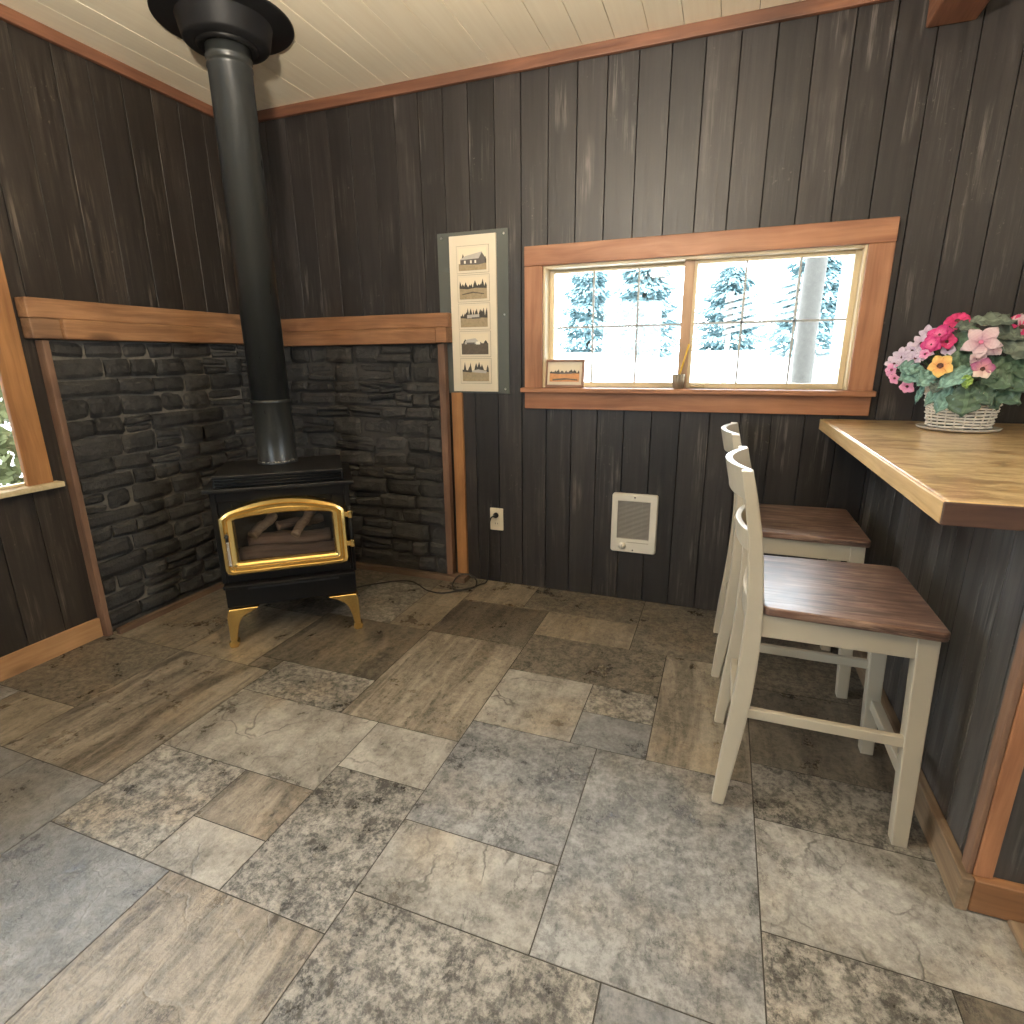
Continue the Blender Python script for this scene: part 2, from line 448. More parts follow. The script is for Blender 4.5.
M['lilac'] = petal('lilac_petal', (.66, .56, .66), (.50, .36, .50))
M['pink'] = petal('soft_pink_petal', (.80, .38, .56), (.62, .16, .36))
M['yellow'] = petal('yellow_petal', (.84, .55, .16), (.70, .24, .10))
M['lily'] = petal('pale_mauve_petal', (.68, .52, .54), (.42, .20, .26))
M['pansy'] = petal('plum_petal', (.36, .10, .22), (.62, .30, .28))
M['pansyw'] = petal('cream_petal', (.80, .66, .56), (.62, .32, .28))
M['stamen'] = plain('dark_flower_eye', (.09, .03, .02), .7)
M['stem'] = plain('green_stem', (.05, .10, .04), .6)
M['gravel'] = plain('pale_gravel', (.80, .80, .78), .9, var=.08, scale=2)
M['needles'] = plain('haze_blue_needles', (.17, .265, .285), .8, var=.4, scale=9)  # pale blue of the glare haze is put into the needle colour
M['trunk'] = plain('grey_bark', (.045, .042, .036), .9, var=.4, scale=25, bump=1)
M['rail'] = plain('weathered_timber', (.13, .125, .115), .8, var=.2, scale=12)
M['siding'] = plain('white_siding', (.86, .87, .88), .7, var=.03)
M['hedge'] = plain('hedge_leaves', (.075, .082, .026), .8, var=.7, scale=30)
M['lamp'] = NT('added_lamp_glow').p(Base_Color=(.9, .85, .7), Emission_Color=(1, .80, .55), Emission_Strength=9.0).mat  # glow for the bulbs of the added pendants

# ------------------------------------------------------------------ room shell
X1, YR, H = 5.4, -5.2, 2.487
# floor: axis-aligned slate-print tiles
LA, LB = (.56, .515, .435), (.22, .19, .15)
GA, GB = (.45, .44, .415), (.16, .156, .148)
BA, BB = (.40, .335, .25), (.12, .096, .068)
DA, DB = (.46, .42, .35), (.085, .078, .067)
SA, SB = (.36, .358, .352), (.15, .152, .154)
RA, RB = (.58, .53, .44), (.105, .094, .077)
styles = {  # colA colB (streak, crack, grain)
 'L': (LA, LB, (.25, 1, 0)), 'G': (GA, GB, (0, .1, .38)), 'B': (BA, BB, (1, .15, .1)), 'D': (DA, DB, (.15, .1, .6)),
 'S': (SA, SB, (.2, .15, .2)), 'R': (RA, RB, (.3, .2, .55)), 'Q': ((.25, .205, .145), (.075, .060, .043), (.9, .1, .25)),
 'N': ((.33, .275, .195), (.10, .083, .060), (.35, .2, .65)), 'T': ((.46, .375, .26), (.17, .135, .09), (.6, .7, .1)),
 'K': ((.52, .485, .42), (.21, .19, .158), (.1, 1, .15)), 'W': ((.48, .40, .29), (.18, .145, .10), (.85, .1, .1))}
tiles = [
 (2.325,2.79,-1.89,-1.2,'G'),(2.79,3.6,-1.665,-1.33,'K'),(2.79,3.14,-2.35,-1.665,'R'),(3.14,3.6,-2.35,-1.665,'Q'),(2.79,3.6,-1.33,-1.1,'D'),
 (2.79,3.6,-1.1,-.66,'Q'),(2.79,3.6,-.66,-.28,'N'),(2.235,2.48,-1.02,-.84,'R'),(2.235,2.48,-1.2,-1.02,'S'),(2.48,2.79,-1.2,-.527,'W'),
 (1.887,2.235,-1.2,-.84,'L'),(1.887,2.325,-1.66,-1.2,'G'),(1.887,2.325,-1.89,-1.66,'K'),(1.887,2.48,-2.35,-1.89,'D'),(2.48,2.79,-2.35,-1.89,'S'),
 (1.58,1.887,-2.0,-1.55,'D'),(1.58,1.887,-1.55,-1.32,'L'),(1.325,1.58,-1.85,-1.66,'B'),(1.325,1.58,-2.0,-1.85,'L'),(.967,1.325,-2.0,-1.66,'R'),
 (.967,1.58,-1.66,-1.32,'L'),(.475,.967,-1.85,-1.18,'B'),(.637,.967,-2.35,-1.85,'S'),(0,.637,-2.35,-1.85,'S'),(.967,1.42,-2.6,-2.0,'S'),
 (1.42,1.887,-2.6,-2.0,'B'),(.16,.475,-1.85,-1.62,'T'),(0,.475,-1.62,-1.18,'N'),(.967,1.42,-1.32,-1.1,'D'),(1.42,1.887,-1.32,-.656,'W'),
 (1.887,2.48,-.84,-.527,'N'),(1.887,2.325,-.527,-.28,'T'),(2.325,2.79,-.527,0,'N'),(1.75,2.325,-.28,0,'N'),(1.42,1.887,-.656,-.28,'Q'),
 (1.42,1.75,-.28,0,'T'),(1.2,1.42,-.656,-.4,'T'),(.85,1.42,-1.1,-.656,'Q'),(.475,.85,-1.18,-.7,'T'),(0,.475,-1.18,-.6,'T'),(.85,1.2,-.656,-.2,'R')]
xs = sorted({round(v, 3) for t in tiles for v in t[:2]} | {0, 4.05, 4.5, 4.95, X1})
ys = sorted({round(v, 3) for t in tiles for v in t[2:4]} | {0, -2.8, -3.1, -3.5, -4.0, -4.4, -4.8, YR})
occ = [[False] * (len(ys) - 1) for _ in range(len(xs) - 1)]
rects = []
def mark(t):
    for i in range(len(xs) - 1):
        for j in range(len(ys) - 1):
            cx, cy = (xs[i] + xs[i + 1]) / 2, (ys[j] + ys[j + 1]) / 2
            if t[0] < cx < t[1] and t[2] < cy < t[3]: occ[i][j] = True
for t in tiles: mark(t); rects.append(t)
for i in range(len(xs) - 1):
    for j in range(len(ys) - 1):
        if occ[i][j]: continue
        i2 = i; lim = random.choice((.3, .46, .62)); limy = random.choice((.3, .46, .62))
        while i2 + 1 < len(xs) - 1 and not occ[i2 + 1][j] and xs[i2 + 2] - xs[i] <= lim: i2 += 1
        j2 = j
        while j2 + 1 < len(ys) - 1 and ys[j2 + 2] - ys[j] <= limy and all(not occ[k][j2 + 1] for k in range(i, i2 + 1)): j2 += 1
        t = (xs[i], xs[i2 + 1], ys[j], ys[j2 + 1], random.choice('LGBDSRNT' if ys[j] < -1.2 else 'QNTNQ'))
        mark(t); rects.append(t)
f = MB(); g = .0018
for k, (a, b, c, d, s) in enumerate(rects):
    A, B, stv = styles[s]; q = R(.93, 1.07)
    f.cur = {'colA': tuple(x * q * .88 for x in A), 'colB': tuple(x * q * .62 for x in B), 'st': stv, 'rnd': R(0, 1)}
    f.box((a + g, c + g, -.02), (b - g, d - g, 0), 0)
f.cur = {'colA': GA, 'colB': GB, 'st': (0, 0, 0), 'rnd': 0}
f.box((-.15, YR - .15, -.15), (X1 + .15, .15, -.0012), 1)
struct(f.build('floor', [M['floor'], M['grout']]), 'slate-look vinyl tile floor in mixed greys, browns and creams', 'floor')

# ceiling boards run toward the camera
c = MB(); x = .02 - .14; i = 0
c.box((-.15, YR - .15, H + .014), (X1 + .15, .15, H + .12), 1)
while x < X1:
    c.cur = {'rnd': R(0, 1)}
    c.box((max(x, 0) + .0012, YR, H + R(-.001, .001)), (min(x + .137, X1) - .0012, 0, H + .018), 0); x += .137
struct(c.build('ceiling', [M['ceil'], plain('gap_backing_wood', (.20, .14, .08), .8)], bevel=.0006, seg=1), 'cream painted tongue and groove plank ceiling', 'ceiling')  # brown backing wood shows in the gaps between planks

def board_wall(name, mat, length, height, w, place, opening=None, label='', start=0.0, thick=.13, rough=0.0012):
    """vertical boards along u (0..length); place(u, depth, z) -> xyz, depth>0 is into the wall"""
    mb = MB()
    def bx(u0, u1, z0, z1, d0, d1, m):
        if u1 - u0 < .003 or z1 - z0 < .003: return
        a = place(u0, d0, z0); b = place(u1, d1, z1)
        mb.box([min(p, q) for p, q in zip(a, b)], [max(p, q) for p, q in zip(a, b)], m)
    u = start - w
    while u < length:
        u0, u1 = max(u, 0) + .0018, min(u + w, length) - .0018
        u += w
        if u1 <= u0: continue
        mb.cur = {'rnd': R(0, 1)}; d = R(-.0015, .0015) + .0015
        if opening and u1 > opening[0] and u0 < opening[1]:
            segs = [(u0, u1, 0, opening[2]), (u0, u1, opening[3], height)]
            if u0 < opening[0]: segs.append((u0, opening[0], opening[2], opening[3]))
            if u1 > opening[1]: segs.append((opening[1], u1, opening[2], opening[3]))
        else: segs = [(u0, u1, 0, height)]
        for sgm in segs: bx(*sgm, d, .018, 0)
    mb.cur = {'rnd': 0}
    if opening:
        o = opening
        for sgm in ((-.02, o[0], 0, height), (o[1], length + .02, 0, height), (o[0], o[1], 0, o[2]), (o[0], o[1], o[3], height)): bx(*sgm, .017, thick, 1)
    else: bx(-.02, length + .02, 0, height, .017, thick, 1)
    return struct(mb.build(name, [mat, M['back']], bevel=.001, seg=1), label, 'wall')

WO = (1.760, 3.101, 1.058, 1.645)            # back window opening
board_wall('wall_back', M['wall'], X1, H, .1305, lambda u, d, z: (u, d, z), WO, 'dark stained vertical board wall holding the wide window', start=.085)
LO = (1.268, 3.06, .735, 1.90)                # left window opening (u = -y)
board_wall('wall_left', M['wallL'], -YR, H, .142, lambda u, d, z: (-d, -u, z), LO, 'dark brown vertical board wall on the left side', start=.06)
RO = (.9, 1.8, 1.0, 2.0)  # unseen rear opening, added to let in daylight
board_wall('wall_rear', M['wallL'], X1, H, .142, lambda u, d, z: (u, YR - d, z), RO, 'dark board wall behind the viewer with an added glazed opening')
KO = (1.6, 2.9, 1.0, 1.9)  # kitchen opening out of view, added as a light source
board_wall('wall_right', M['wallL'], -YR, H, .142, lambda u, d, z: (X1 + d, -u, z), KO, 'dark board wall on the kitchen side')

def wbox(name, lo, hi, mat, parent=None, bev=.003, rot=None):
    return MB().box(lo, hi).build(name, mat, parent, bevel=bev)
struct(wbox('trim_1', (0.022, -.022, 2.440), (X1, 0, H), M['trimX']), 'reddish cedar strip along the top of the back wall', 'trim')
struct(wbox('trim_2', (0, YR, 2.440), (.022, 0, H), M['trimY']), 'reddish cedar strip along the top of the left wall', 'trim')
struct(wbox('trim_3', (1.262, -.020, 0.0), (1.3225, 0, 1.049), M['fir_z']), 'upright orange pine board beside the stone surround', 'trim')
struct(wbox('baseboard_left', (0, -4.9, 0), (.02, -1.205, .092), M['base_y']), 'pine baseboard along the left wall', 'baseboard')
struct(wbox('ceiling_beam', (3.175, -4.0, 2.335), (3.325, -.002, H), M['trimY'], bev=.006), 'brown square ceiling beam running out from the back wall', 'beam')

# window 1 (back wall) ------------------------------------------------
w1 = thing('window_1', 'wide sliding window with grid bars and cedar casing', 'window', kind='structure')
wbox('casing', (1.6734, -.022, 1.641), (3.1886, 0, 1.729), M['cedarX'], w1)
wbox('casing', (1.6734, -.020, 1.075), (1.763, 0, 1.6405), M['cedarZ'], w1)
wbox('casing', (3.0977, -.020, 1.075), (3.1886, 0, 1.6405), M['cedarZ'], w1)
wbox('sill', (1.660, -.052, 1.056), (3.198, .105, 1.079), M['cedarX'], w1, .005)
wbox('apron', (1.6734, -.020, .9757), (3.1886, 0, 1.056), M['cedarX'], w1)
wbox('jamb', (1.7605, 0, 1.079), (1.772, .13, 1.641), M['pineZ'], w1)
wbox('jamb', (3.089, 0, 1.079), (3.1005, .13, 1.641), M['pineZ'], w1)
wbox('jamb', (1.772, 0, 1.630), (3.089, .13, 1.6445), M['pineX'], w1)
def sash(x0, x1, y, cols, glz):
    sh = MB()
    z0, z1, t = 1.080, 1.6295, .022
    sh.box((x0, y, z0), (x0 + t, y + .03, z1)); sh.box((x1 - t, y, z0), (x1, y + .03, z1))
    s = sh.build('sash', M['pineZ'], w1, bevel=.002)
    MB().box((x0 + t, y, z1 - .014), (x1 - t, y + .03, z1)).box((x0 + t, y, z0), (x1 - t, y + .03, z0 + .024)).build('sash_rail', M['pineX'], s, bevel=.002)
    gl = MB().box((x0 + t, y + .013, z0 + .02), (x1 - t, y + .017, z1 - .01)).build('pane', M['glass'], s)
    mb = MB()
    for cx in cols: mb.box((cx - .0045, y + .006, z0 + .02), (cx + .0045, y + .012, z1 - .01))
    mb.box((x0 + t, y + .006, 1.3605), (x1 - t, y + .012, 1.3695))
    mb.build('grid_bars', M['muntin'], s)
sash(1.772, 2.425, .075, (1.990, 2.202), 0)
sash(2.440, 3.089, .045, (2.662, 2.872), 0)
wbox('meeting_stile', (2.405, .038, 1.080), (2.448, .106, 1.6295), M['mull'], w1, .002)
MB().box((2.462, .034, 1.083), (2.53, .048, 1.098)).box((2.468, .022, 1.087), (2.488, .036, 1.094)).build('latch', plain('tan_latch', (.5, .38, .2), .4), w1, bevel=.002)

# window 2 (left wall) --------------------------------------------------
w2 = thing('window_2', 'left wall window with wide pine casing, only its edge in view', 'window', kind='structure')
wbox('casing', (0, -1.357, .741), (.022, -1.262, 2.01), M['fir_z'], w2)
wbox('casing', (0, -3.16, .741), (.022, -3.063, 2.01), M['fir_z'], w2)
wbox('casing', (0, -3.063, 1.905), (.022, -1.357, 2.01), M['base_y'], w2)
wbox('sill', (-.10, -3.18, .718), (.045, -1.235, .741), M['pineX'], w2, .004)
wbox('jamb', (-.13, -1.278, .741), (0, -1.2685, 1.90), M['pineZ'], w2)
wbox('jamb', (-.13, -3.06, .741), (0, -3.048, 1.90), M['pineZ'], w2)
s2 = MB().box((-.032, -1.290, .742), (-.006, -1.2785, 1.898)).box((-.032, -3.048, .742), (-.006, -3.036, 1.898)).box((-.032, -3.036, .742), (-.006, -1.290, .752)).box((-.032, -3.036, 1.884), (-.006, -1.290, 1.898)).box((-.032, -2.225, .756), (-.006, -2.195, 1.884)).build('sash', M['pineZ'], w2, bevel=.002)
MB().box((-.021, -2.195, .75), (-.017, -1.289, 1.89)).build('pane', M['glass'], s2)
MB().box((-.021, -3.036, .75), (-.017, -2.225, 1.89)).build('pane', M['glass'], s2)

# added windows out of view, placed to bring fill daylight into the room
w4 = thing('added_window_4', 'added small window in the unseen wall behind the viewer, for fill light', 'window', kind='structure')
fr = MB()
for a, b in ((.9, .95), (1.75, 1.8)): fr.box((a, YR - .09, 1.0), (b, YR - .04, 2.0))
fr.box((.95, YR - .09, 1.0), (1.75, YR - .04, 1.05)).box((.95, YR - .09, 1.95), (1.75, YR - .04, 2.0))
df = fr.build('window_frame', M['pineZ'], w4, bevel=.003)
MB().box((.95, YR - .07, 1.05), (1.75, YR - .066, 1.95)).build('pane', M['glass'], df)
w3 = thing('added_window_3', 'added kitchen side window outside the view, for fill light', 'window', kind='structure')  # added out of view to bring in side light
fr = MB()
for a, b in ((-1.66, -1.6), (-2.9, -2.84)): fr.box((X1 + .04, a, 1.0), (X1 + .09, b, 1.9))
fr.box((X1 + .04, -2.84, 1.0), (X1 + .09, -1.66, 1.06)).box((X1 + .04, -2.84, 1.84), (X1 + .09, -1.66, 1.9))
wf = fr.build('window_frame', M['pineZ'], w3, bevel=.003)
MB().box((X1 + .06, -2.84, 1.06), (X1 + .064, -1.66, 1.84)).build('pane', M['glass'], wf)

# ------------------------------------------------------------------ bar half wall, counter
bw = MB(); BX, BY = 3.231, -1.432
u = 0
while u < 1.43:
    bw.cur = {'rnd': R(0, 1)}; d = R(0, .0015)
    bw.box((BX - .0 + d, -min(u + .098, 1.43) + .0015, 0), (BX + .016, -u - .0015, .9125), 0); u += .098
bw.cur = {'rnd': 0}
bw.box((BX + .015, BY + .016, 0), (3.42, 0, .9125), 1)
bw.cur = {'rnd': .4}
x = BX
while x < 4.2:
    bw.cur = {'rnd': R(0, .6)}
    bw.box((x + .001, BY, 0), (min(x + .14, 4.2) - .001, BY + .016, .9125), 0); x += .14
bw.cur = {'rnd': 0}
bw.box((3.42, BY + .016, 0), (4.2, BY + .12, .9125), 1)
struct(bw.build('wall_bar', [M['wallB'], M['back']], bevel=.0007, seg=1), 'weathered dark board half wall under the bar top', 'wall')
struct(wbox('trim_4', (BX - .012, BY - .012, .0905), (BX + .0, BY + .022, .912), M['brownZ']), 'narrow corner strip on the stool side of the bar wall', 'trim')
struct(wbox('trim_5', (BX + .0005, BY - .014, .0905), (BX + .036, BY - .0005, .912), M['cedarZ']), 'upright cedar corner board on the end of the bar wall', 'trim')
struct(wbox('baseboard_bar', (BX - .025, BY - .028, 0), (BX - .0005, -.002, .0897), M['base_w']), 'scuffed baseboard on the stool side of the bar wall', 'baseboard')
struct(wbox('baseboard_end', (BX, BY - .028, 0.004), (4.2, BY - .0005, .0897), M['base_x']), 'brown baseboard across the end of the bar wall', 'baseboard')
struct(wbox('trim_6', (3.303, -2.35, .0005), (3.36, BY - .029, .013), M['base_w']), 'flat wooden floor strip running from the bar wall end', 'trim')
ct = thing('bar_countertop', 'glossy mottled yellow-brown wooden bar top on the half wall', 'countertop')
MB().box((3.0205, -1.5120, .9135), (4.4, -.003, .959)).build('slab', M['counter'], ct, bevel=.004)
MB().box((3.0127, -1.5120, .9140), (3.020, -.003, .9582)).build('side_edging', M['counter_edge'], ct, bevel=.0025)
tag(MB().box((3.0127, -1.5205, .9140), (4.4, -1.5125, .9582)).build('end_edging', M['counter_end'], ct, bevel=.0025), 'dark brown end edging')

# ------------------------------------------------------------------ stone surround in the corner
ss = thing('stone_surround', 'charcoal stacked stone lining both walls of the corner behind the stove', 'stone surround')
def stones(u0, u1, z0, z1, place, depth, gap, seed, rows, rough):
    rs = random.Random(seed); mb = MB()
    hs = [rs.uniform(rows[0], rows[1]) for _ in range(40)]
    z = z0; k = 0; zl = []
    while z < z1 - rows[0] * .6:
        zl.append(z); z += hs[k]; k += 1
    sc = (z1 - z0) / (z - z0); zl = [z0 + (q - z0) * sc for q in zl] + [z1]
    for r in range(len(zl) - 1):
        u = u0
        while u < u1 - .01:
            wd = rs.uniform(rows[2], rows[3]); ue = min(u + wd, u1)
            if u1 - ue < rows[2] * .6: ue = u1
            parts = [(zl[r], zl[r + 1])]
            if rs.random() < rough and zl[r + 1] - zl[r] > .062:
                mid = zl[r] + (zl[r + 1] - zl[r]) * rs.uniform(.4, .6); parts = [(zl[r], mid), (mid, zl[r + 1])]
            for (a, b) in parts:
                mb.cur = {'rnd': rs.random()}
                D = depth + rs.uniform(-.014, .014) * (1.35 if rough > .2 else .7); tw = rs.uniform(-.009, .009) if rough > .2 else rs.uniform(-.005, .005)
                sd = rs.uniform(0, 100); nu, nv = 7, 5; SI = (-1, -1, -.72, -.25, .25, .72, 1, 1); SJ = (-1, -1, -.5, .5, 1, 1)
                ja = [rs.uniform(-.006, .006) for _ in range(4)]
                def fn(i, j, a=a, b=b, u=u, ue=ue, D=D, sd=sd, tw=tw, ja=ja):
                    # -1 .. 1 with skirts folded back to the wall
                    ii, jj = round(i * nu), round(j * nv); si, sj = SI[ii], SJ[jj]
                    out = ii in (0, nu) or jj in (0, nv)
                    uu = (u + ue) / 2 + si * ((ue - u) / 2 - gap / 2) + ja[0 if sj < 0 else 1] * si * abs(si)
                    zz = (a + b) / 2 + sj * ((b - a) / 2 - gap / 2) + tw * si + ja[2 if si < 0 else 3] * sj * .5
                    nz = noise.noise(Vector((uu * 22 + sd, zz * 22, sd)))
                    nz2 = noise.noise(Vector((uu * 60, zz * 60 + sd, sd)))
                    uu += nz * .004; zz += nz * .003
                    rd = (abs(si) ** 5 + abs(sj) ** 4) * .010
                    d = 0.006 if out else D - rd + nz * .007 + nz2 * .003
                    return place(min(max(uu, u0), u1), d, min(max(zz, z0), z1))
                mb.grid(nu, nv, fn, 0, False)
            u = ue
    return mb
pl = lambda u, d, z: (d, -u, z)
sl = stones(.05, 1.178, .030, 1.309, pl, .042, .009, 3, (.066, .094, .10, .23), .14)
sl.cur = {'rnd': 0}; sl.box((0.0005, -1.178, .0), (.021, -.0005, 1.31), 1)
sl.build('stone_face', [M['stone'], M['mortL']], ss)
pr = lambda u, d, z: (u, -d, z)
sr = stones(.03, 1.209, .035, 1.297, pr, .048, .006, 11, (.058, .108, .09, .25), .30)
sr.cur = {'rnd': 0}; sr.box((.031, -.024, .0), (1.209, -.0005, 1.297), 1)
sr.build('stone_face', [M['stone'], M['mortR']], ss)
wbox('edge_strip', (.0005, -1.204, .0), (.048, -1.1785, 1.309), M['brownZ'], ss)
wbox('edge_strip', (1.2105, -.055, 0), (1.2485, -.0145, 1.297), M['brownZ'], ss)
wbox('base_strip', (.058, -1.17, 0), (.084, -.10, .028), M['brownY'], ss)
wbox('base_strip', (.084, -.094, 0), (1.338, -.060, .032), M['brownX'], ss)
wbox('base_strip', (1.2495, -.060, 0), (1.338, -.0205, .032), M['brownX'], ss)
# mantel beams
mt = thing('mantel_shelf', 'rough pine mantel beam above the stone on the left wall', 'mantel', group='corner mantel beams')
MB().box((.0005, -1.243, 1.392), (.062, -.002, 1.468)).build('top_board', M['fir_y'], mt, bevel=.005)
MB().box((.0005, -1.128, 1.312), (.078, -.002, 1.3915)).build('face_board', M['fir_y'], mt, bevel=.005)
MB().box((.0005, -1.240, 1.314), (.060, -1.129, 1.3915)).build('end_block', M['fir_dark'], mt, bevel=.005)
mt = thing('mantel_shelf', 'pine mantel beam above the stone on the window wall, touching the photo panel', 'mantel', group='corner mantel beams')
MB().box((.086, -.060, 1.377), (1.2785, -.0125, 1.447)).build('top_board', M['fir_x'], mt, bevel=.005)
MB().box((.086, -.072, 1.299), (1.212, -.0125, 1.3765)).build('face_board', M['fir_x'], mt, bevel=.005)
MB().box((1.218, -.086, 1.301), (1.279, -.0125, 1.3765)).build('end_block', M['fir_x'], mt, bevel=.005)

# ------------------------------------------------------------------ stove
ST = thing('gas_stove', 'black freestanding stove with arched brass door and brass legs', 'stove', (.887, -.914, 0), math.atan2(.625, .78))
W = .276
b = MB()
b.box((-W, 0, .300), (-W + .022, .40, .700)); b.box((W - .022, 0, .300), (W, .40, .700))
b.box((-W + .022, .38, .300), (W - .022, .40, .700)); b.box((-W + .022, 0, .300), (W - .022, .38, .335)); b.box((-W + .022, 0, .655), (W - .022, .38, .700))
b.box((-W + .022, .012, .335), (-.20, .03, .655)); b.box((.20, .012, .335), (W - .022, .03, .655)); b.box((-.2, .012, .335), (.2, .03, .38)); b.box((-.2, .012, .60), (.2, .03, .655))
body = b.build('body', M['iron'], ST, bevel=.004)
MB().box((-.253, .33, .335), (.253, .379, .655)).box((-.253, .031, .335), (.253, .33, .352)).build('firebox_lining', M['firebox'], body)
MB().box((-.298, -.022, .700), (.298, .43, .716)).build('top_plate', M['ironL'], ST, bevel=.004)
tp = MB().box((-.258, .022, .7165), (.258, .40, .752)).box((-.258, .012, .752), (.258, .40, .765))
tp.box((-.258, .008, .7165), (-.250, .022, .752)).box((.250, .008, .7165), (.258, .022, .752))
tb = tp.build('louvre_box', M['ironL'], ST, bevel=.003)
for k in range(3):
    zz = .7225 + k * .0122
    MB().tube([(-.25, .009, zz), (.25, .009, zz)], .0038, 8).build('louvre', M['iron'], tb)
MB().box((-.272, .008, .182), (.272, .39, .283)).build('pedestal', M['iron'], ST, bevel=.003)
MB().box((-.27, -.038, .2835), (.27, .03, .2995)).build('ash_lip', M['iron'], ST, bevel=.004)
MB().box((-.18, -.002, .263), (.20, .0075, .279)).build('air_slot', M['slot'], ST)
# door: moulded brass ring between arched outline and arched glass outline
def arch(hw, zb, zs, zt, ch, cr, n=16):
    P = []
    P.append((-hw + cr, zb)); P.append((hw - cr, zb)); P.append((hw - cr * .3, zb + cr * .3)); P.append((hw, zb + cr))
    P.append((hw, zs))
    for k in range(n + 1):
        t = 1 - 2 * k / n
        P.append((t * (hw - ch), zt - (zt - zs - ch * .8) * t * t))
    P.append((-hw, zs)); P.append((-hw, zb + cr)); P.append((-hw + cr * .3, zb + cr * .3))
    return P
O_ = [(p - .001, q) for p, q in arch(.253, .343, .594, .667, .034, .022)]; I_ = [(p - .001, q) for p, q in arch(.195, .397, .578, .597, .006, .006)]
prof = [(0, .010), (0, -.020), (.10, -.032), (.30, -.036), (.42, -.026), (.52, -.026), (.62, -.033), (.74, -.030), (.86, -.028), (.94, -.022), (1, -.008), (1, .008)]
loops = []
for t, y in prof: loops.append([(o[0] + (q[0] - o[0]) * t, y, o[1] + (q[1] - o[1]) * t) for o, q in zip(O_, I_)])
door = MB().rings(loops, 0, True).build('door', M['brass'], ST)
door.data.polygons.foreach_set('use_smooth', [True] * len(door.data.polygons))
door['label'] = 'arched polished brass door'
em = door.modifiers.new('edge', 'EDGE_SPLIT'); em.split_angle = math.radians(38)
gz = MB(); gi = [(p - .001, q) for p, q in arch(.199, .393, .582, .601, .006, .006)]; gz.prism(gi, -.006, -.002, lambda p, q, t: (p, t, q)); gz.build('door_glass', M['stglass'], door)
for z in (.566, .432):
    hg = MB().tube([(.271, -.022, z - .017), (.271, -.022, z + .017)], .011, 12).box((.245, -.026, z - .011), (.268, -.012, z + .011))
    hg.build('hinge', M['brass'], ST, bevel=.0015)
MB().tube([(.271, -.020, .301), (.271, -.020, .60)], .0075, 10).build('hinge_rod', M['iron'], ST)
hc = [(-.226 + .0065 * math.cos(a), -.043 + .0065 * math.sin(a), .392 + .105 * a / (2 * PI * 13)) for a in [2 * PI * k / 12 for k in range(13 * 12 + 1)]]
hd = MB().tube(hc, .0024, 6).build('door_handle', M['chrome'], door)
MB().tube([(-.226, -.043, .496), (-.226, -.043, .53)], .006, 10).tube([(-.226, -.03, .515), (-.226, -.043, .515)], .005, 8).tube([(-.226, -.03, .400), (-.226, -.043, .400)], .004, 8).tube([(-.226, -.043, .39), (-.226, -.043, .5)], .003, 8).build('handle_tip', M['black'], hd)
legp = [(.004, .1815), (.128, .1815), (.110, .168), (.080, .157), (.056, .141), (.040, .115), (.030, .080), (.024, .045), (.021, .038), (.027, .028), (.028, .014), (.023, .003), (.016, 0), (-.003, 0), (-.011, .005), (-.014, .018), (-.012, .031), (-.004, .036), (-.005, .046), (-.005, .085), (-.005, .118), (-.005, .145), (-.001, .168)]
for sx in (-1, 1):
    for y0, y1 in ((-.012, .030), (.365, .405)):
        MB().prism(legp, y0, y1, lambda p, q, t, sx=sx: (sx * (-.272 + p) * -1 if False else sx * (.272 - p), t, q)).build('leg', M['brass'], ST, bevel=.007, seg=3)
# logs and ash
MB().grid(14, 8, lambda i, j: (-.22 + .44 * i, .04 + .27 * j, .356 + .03 * (noise.noise(Vector((i * 9, j * 6, 2))) + .5) * (1 - abs(2 * j - 1) ** 3))).build('ash_bed', M['ember'], ST)
def log(p, q, r, mat, sd):
    P = spline([p, Vector(p).lerp(Vector(q), .35) + Vector((0, 0, .006)), Vector(p).lerp(Vector(q), .7) - Vector((0, .004, .003)), q], 5)
    rr = [r * (1 + .16 * noise.noise(Vector((k * .7, sd, 0)))) for k in range(len(P))]
    mb = MB().tube(P, rr, 12)
    for i, v in enumerate(mb.v): mb.v[i] = v + v.normalized() * .006 * noise.noise(v * 45)
    mb.build('log', mat, ST)
log((-.20, .075, .400), (.20, .065, .395), .034, M['log2'], 1)
log((-.17, .13, .435), (.18, .15, .430), .034, M['log2'], 2)
log((-.15, .105, .470), (-.06, .20, .535), .022, M['log'], 3)
log((.03, .085, .462), (.105, .19, .545), .021, M['log'], 4)
log((-.05, .16, .490), (.15, .21, .500), .02, M['log2'], 5)

# stove pipe and ceiling collar
PX, PY = .690, -.701
sp = thing('stove_pipe', 'tall black stove pipe rising from the stove to the ceiling', 'stove pipe', (PX, PY, .766))
T = H - .766
MB().lathe([(.088, 0), (.088, .004), (.084, .012), (.084, .270), (.0865, .272), (.0865, .284), (.084, .286)], n=40).build('lower_pipe', M['pipe'], sp)
MB().lathe([(.081, .286), (.081, T - .168), (.0845, T - .165), (.0845, T - .156), (.081, T - .152), (.081, T - .140), (.0845, T - .137), (.0845, T - .128), (.081, T - .124), (.081, T - .045)], n=40).build('upper_pipe', M['pipe'], sp)
cl = MB().lathe([(.112, T - .090), (.148, T - .086), (.156, T - .078), (.172, T - .012), (.174, T - .010)], n=48)
cl.build('collar_bowl', M['ironL'], sp)
MB().lathe([(.083, T - .080), (.108, T - .082), (.113, T - .090), (.104, T - .101), (.096, T - .101), (.083, T - .094)], n=40).build('collar_ring', M['iron'], sp)
MB().lathe([(.10, T - .012), (.247, T - .012), (.252, T - .008), (.252, T - .002), (.10, T - .002)], n=64).build('ceiling_flange', M['ironL'], sp)
MB().lathe([(.0845, .008), (.0865, .0085), (.0865, .0125), (.0845, .014)], n=40).build('worn_base_ring', M['worn'], sp)

